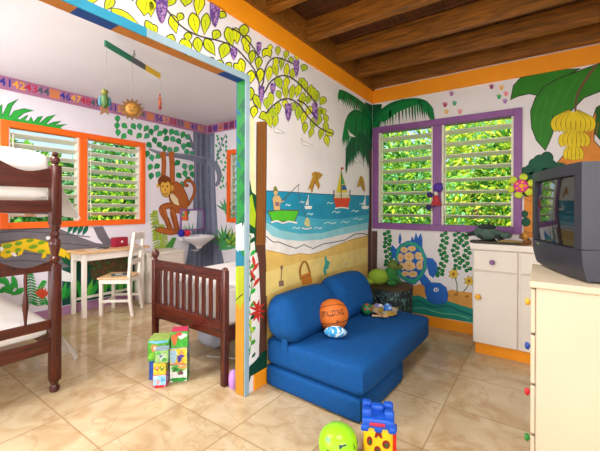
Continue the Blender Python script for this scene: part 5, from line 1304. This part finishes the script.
def palm(lab, loc, h, n, L, mats, name='garden_palm', cat='palm'):
    o = thing(name, lab, cat, loc); bm = NB()
    for k in range(n):
        a = k*2*PI/n+rg.uniform(-.2, .2); el = rg.uniform(.3, 1.2); pts = []
        for j in range(9):
            t = j/8; pts.append(Vector((math.cos(a)*L*t*math.cos(el*(1-.3*t)), math.sin(a)*L*t*math.cos(el*(1-.3*t)), h+L*(math.sin(el)*t-.75*t*t))))
        tube(bm, pts, [.012*(1-.7*j/8) for j in range(9)], 5, mi=0)
        for j in range(1, 9):
            for s in range(3):
                c = pts[j-1].lerp(pts[j], s/3); tg = (pts[j]-pts[j-1]).normalized(); sd = tg.cross(Vector((0, 0, 1))).normalized()
                for sg in (-1, 1): leafquad(bm, c, (sd*sg+tg*.5+Vector((0, 0, -.25))).normalized(), L*.28*(1-.5*abs(j/8-.4)), .035, rg.randrange(len(mats)))
    finish('fronds', bm, mats, o)
    bm = NB(); tube(bm, [(0, 0, 0), (.05, 0, h*.5), (0, 0, h)], [.10, .08, .07], 10); finish('trunk', bm, tkm, o, True); return o
grass = mat('lawn_grass', '6a9a34', .9, .3, 4)
bm = NB(); 
for a in ((-16, 12, YW+.30, 22), (-16, XL-.30, -8, YW+.30)): box(bm, *a, -.2, -.05)
struct(finish('ground_outside', bm, grass))
Lm1, Lm2, Lm3 = [lms[0], lms[2], lms[1]], [lms[1], lms[4], lms[0]], [lms[3], lms[1], lms[4]]
bush('lime green leafy bush behind the left pane of the purple window', (-2.0, 6.3, -.05), .68, .6, 1.35, 3400, [lms[0], lms[1], lms[4], lms[3]], .13)
bush('yellow green leafy bush behind the right pane of the purple window', (-.28, 6.3, -.05), .68, .6, 1.4, 3400, [lms[2], lms[0], lms[1], lms[3]], .13)
bush('tall green tree further back behind the purple window at left', (-4.6, 10.8, -.05), 1.25, 1.1, 1.9, 3600, [lms[1], lms[3], lms[0]], .24, 'garden_tree', 'tree', 2.4)
bush('tall bright tree further back behind the purple window at center', (-1.4, 10.8, -.05), 1.25, 1.1, 2.0, 3600, [lms[2], lms[0], lms[4]], .24, 'garden_tree', 'tree', 2.6)
bush('tall deep green tree further back behind the purple window at right', (1.8, 10.8, -.05), 1.25, 1.1, 1.9, 2600, [lms[1], lms[0], lms[3]], .24, 'garden_tree', 'tree', 2.5)
palm('feathery palm with drooping fronds outside the purple window', (-1.15, 8.1, -.05), 1.9, 16, 1.05, [lms[1], lms[0], lms[4]])
bush('long green hedge closing the garden beyond the purple window trees', (-2.0, 15.0, -.05), 8.0, .9, 2.6, 6000, [lms[0], lms[1], lms[2]], .42, 'garden_hedge', 'hedge', 2.2)
bush('green leafy bush outside the right pane of the orange window', (-7.2, 3.95, -.05), .75, .8, 1.2, 2800, [lms[1], lms[3], lms[0]], .17)
bush('dark green leafy bush outside the left pane of the orange window', (-7.0, 1.9, -.05), .75, .8, 1.15, 2600, [lms[1], lms[4], lms[3]], .17)
bush('large tree far behind the right pane of the orange window', (-10.5, 6.0, -.05), 1.3, 1.35, 1.9, 3000, [lms[3], lms[1], lms[4]], .26, 'garden_tree', 'tree', 2.5)
bush('lower tree far behind the left pane of the orange window', (-10.2, 2.35, -.05), 1.2, 1.35, 1.3, 2600, [lms[1], lms[3], lms[0]], .26, 'garden_tree', 'tree', 1.7)
bush('long low hedge far behind the orange window', (-15.0, 4.0, -.05), .9, 6.0, 1.7, 4000, [lms[1], lms[3], lms[4]], .42, 'garden_hedge', 'hedge', 1.5)
bush('green bush outside the narrow orange window near the jamb', (-5.3, 6.4, -.05), .75, .75, 1.3, 1500, [lms[1], lms[0], lms[3]], .2)

# ================================================================== LIGHT
W = bpy.data.worlds.new('sky'); sc.world = W; W.use_nodes = True; nt = W.node_tree; bg = nt.nodes['Background']
skyt = nt.nodes.new('ShaderNodeTexSky'); skyt.sky_type = 'NISHITA'; skyt.sun_disc = False; skyt.sun_elevation = R(55); skyt.sun_rotation = R(200); skyt.air_density = 1.0; skyt.dust_density = 1.5
nt.links.new(skyt.outputs[0], bg.inputs[0]); bg.inputs[1].default_value = .22
def light(name, kind, loc, energy, col=(1, 1, 1), size=None, direction=None, **k):
    l = bpy.data.lights.new(name, kind); l.energy = energy; l.color = col
    o = bpy.data.objects.new(name, l); COL.objects.link(o); o.location = loc
    if size and kind == 'AREA': l.shape = 'RECTANGLE'; l.size, l.size_y = size
    if direction is not None: o.rotation_euler = Vector(direction).to_track_quat('-Z', 'Y').to_euler()
    for a, b in k.items(): setattr(l, a, b)
    return o
light('sun', 'SUN', (0, 0, 8), 11.5, (1, .95, .85), direction=(-.42, .50, -.85), angle=R(2))
# fill lights added to brighten the rooms, outside openings on the unseen side
light('fill_rear_opening', 'AREA', (0, Y0-.25, 1.2), 28, (1, .985, .975), (1.8, 2.1), (0, 1, .06))
light('fill_right_opening', 'AREA', (X1+.25, -.5, 1.7), 88, (1, .985, .975), (2.8, 1.5), (-1, .12, -.05))
light('fill_left_room_opening', 'AREA', (-3.4, Y0-.25, 1.65), 110, (.95, .97, 1), (1.9, 1.5), (0, 1, .05))
# unseen ceiling panels added as fill light for both rooms
def lamp(lab, loc, energy, col, size):
    t = thing('fill_lamp', lab, 'lamp', loc)
    bm = NB(); h = size/2+.03
    box(bm, -h, h, -h, h, -.035, 0, bev=.006, seg=1); finish('fill_lamp_housing', bm, white_c, t)
    m = mat('fill_lamp_diffuser', 'ffffff', .5, 0, 5); b = m.node_tree.nodes['Principled BSDF']; b.inputs['Emission Color'].default_value = (1, .96, .9, 1); b.inputs['Emission Strength'].default_value = 4
    bm = NB(); box(bm, -size/2, size/2, -size/2, size/2, -.040, -.034); finish('fill_lamp_diffuser', bm, m, t)
    light('fill_lamp_light', 'AREA', (loc[0], loc[1], loc[2]-.05), energy, col, (size, size), (0, 0, -1))
lamp('unseen square ceiling panel added as fill light for the main room', (-.35, 1.15, 2.825), 31, (1, .975, .94), .6)
lamp('unseen square ceiling panel added as fill light for the bunk bed room', (-3.0, .30, ZL), 66, (1, .98, .97), .6)

vs_ = sc.view_settings; vs_.view_transform = 'Standard'; vs_.look = 'None'; vs_.exposure = 0.2; vs_.gamma = 1.0
try: vs_.use_curve_mapping = False
except Exception: pass
cy = sc.cycles
cy.use_denoising = True; cy.max_bounces = 10; cy.diffuse_bounces = 6; cy.glossy_bounces = 4; cy.sample_clamp_indirect = 6
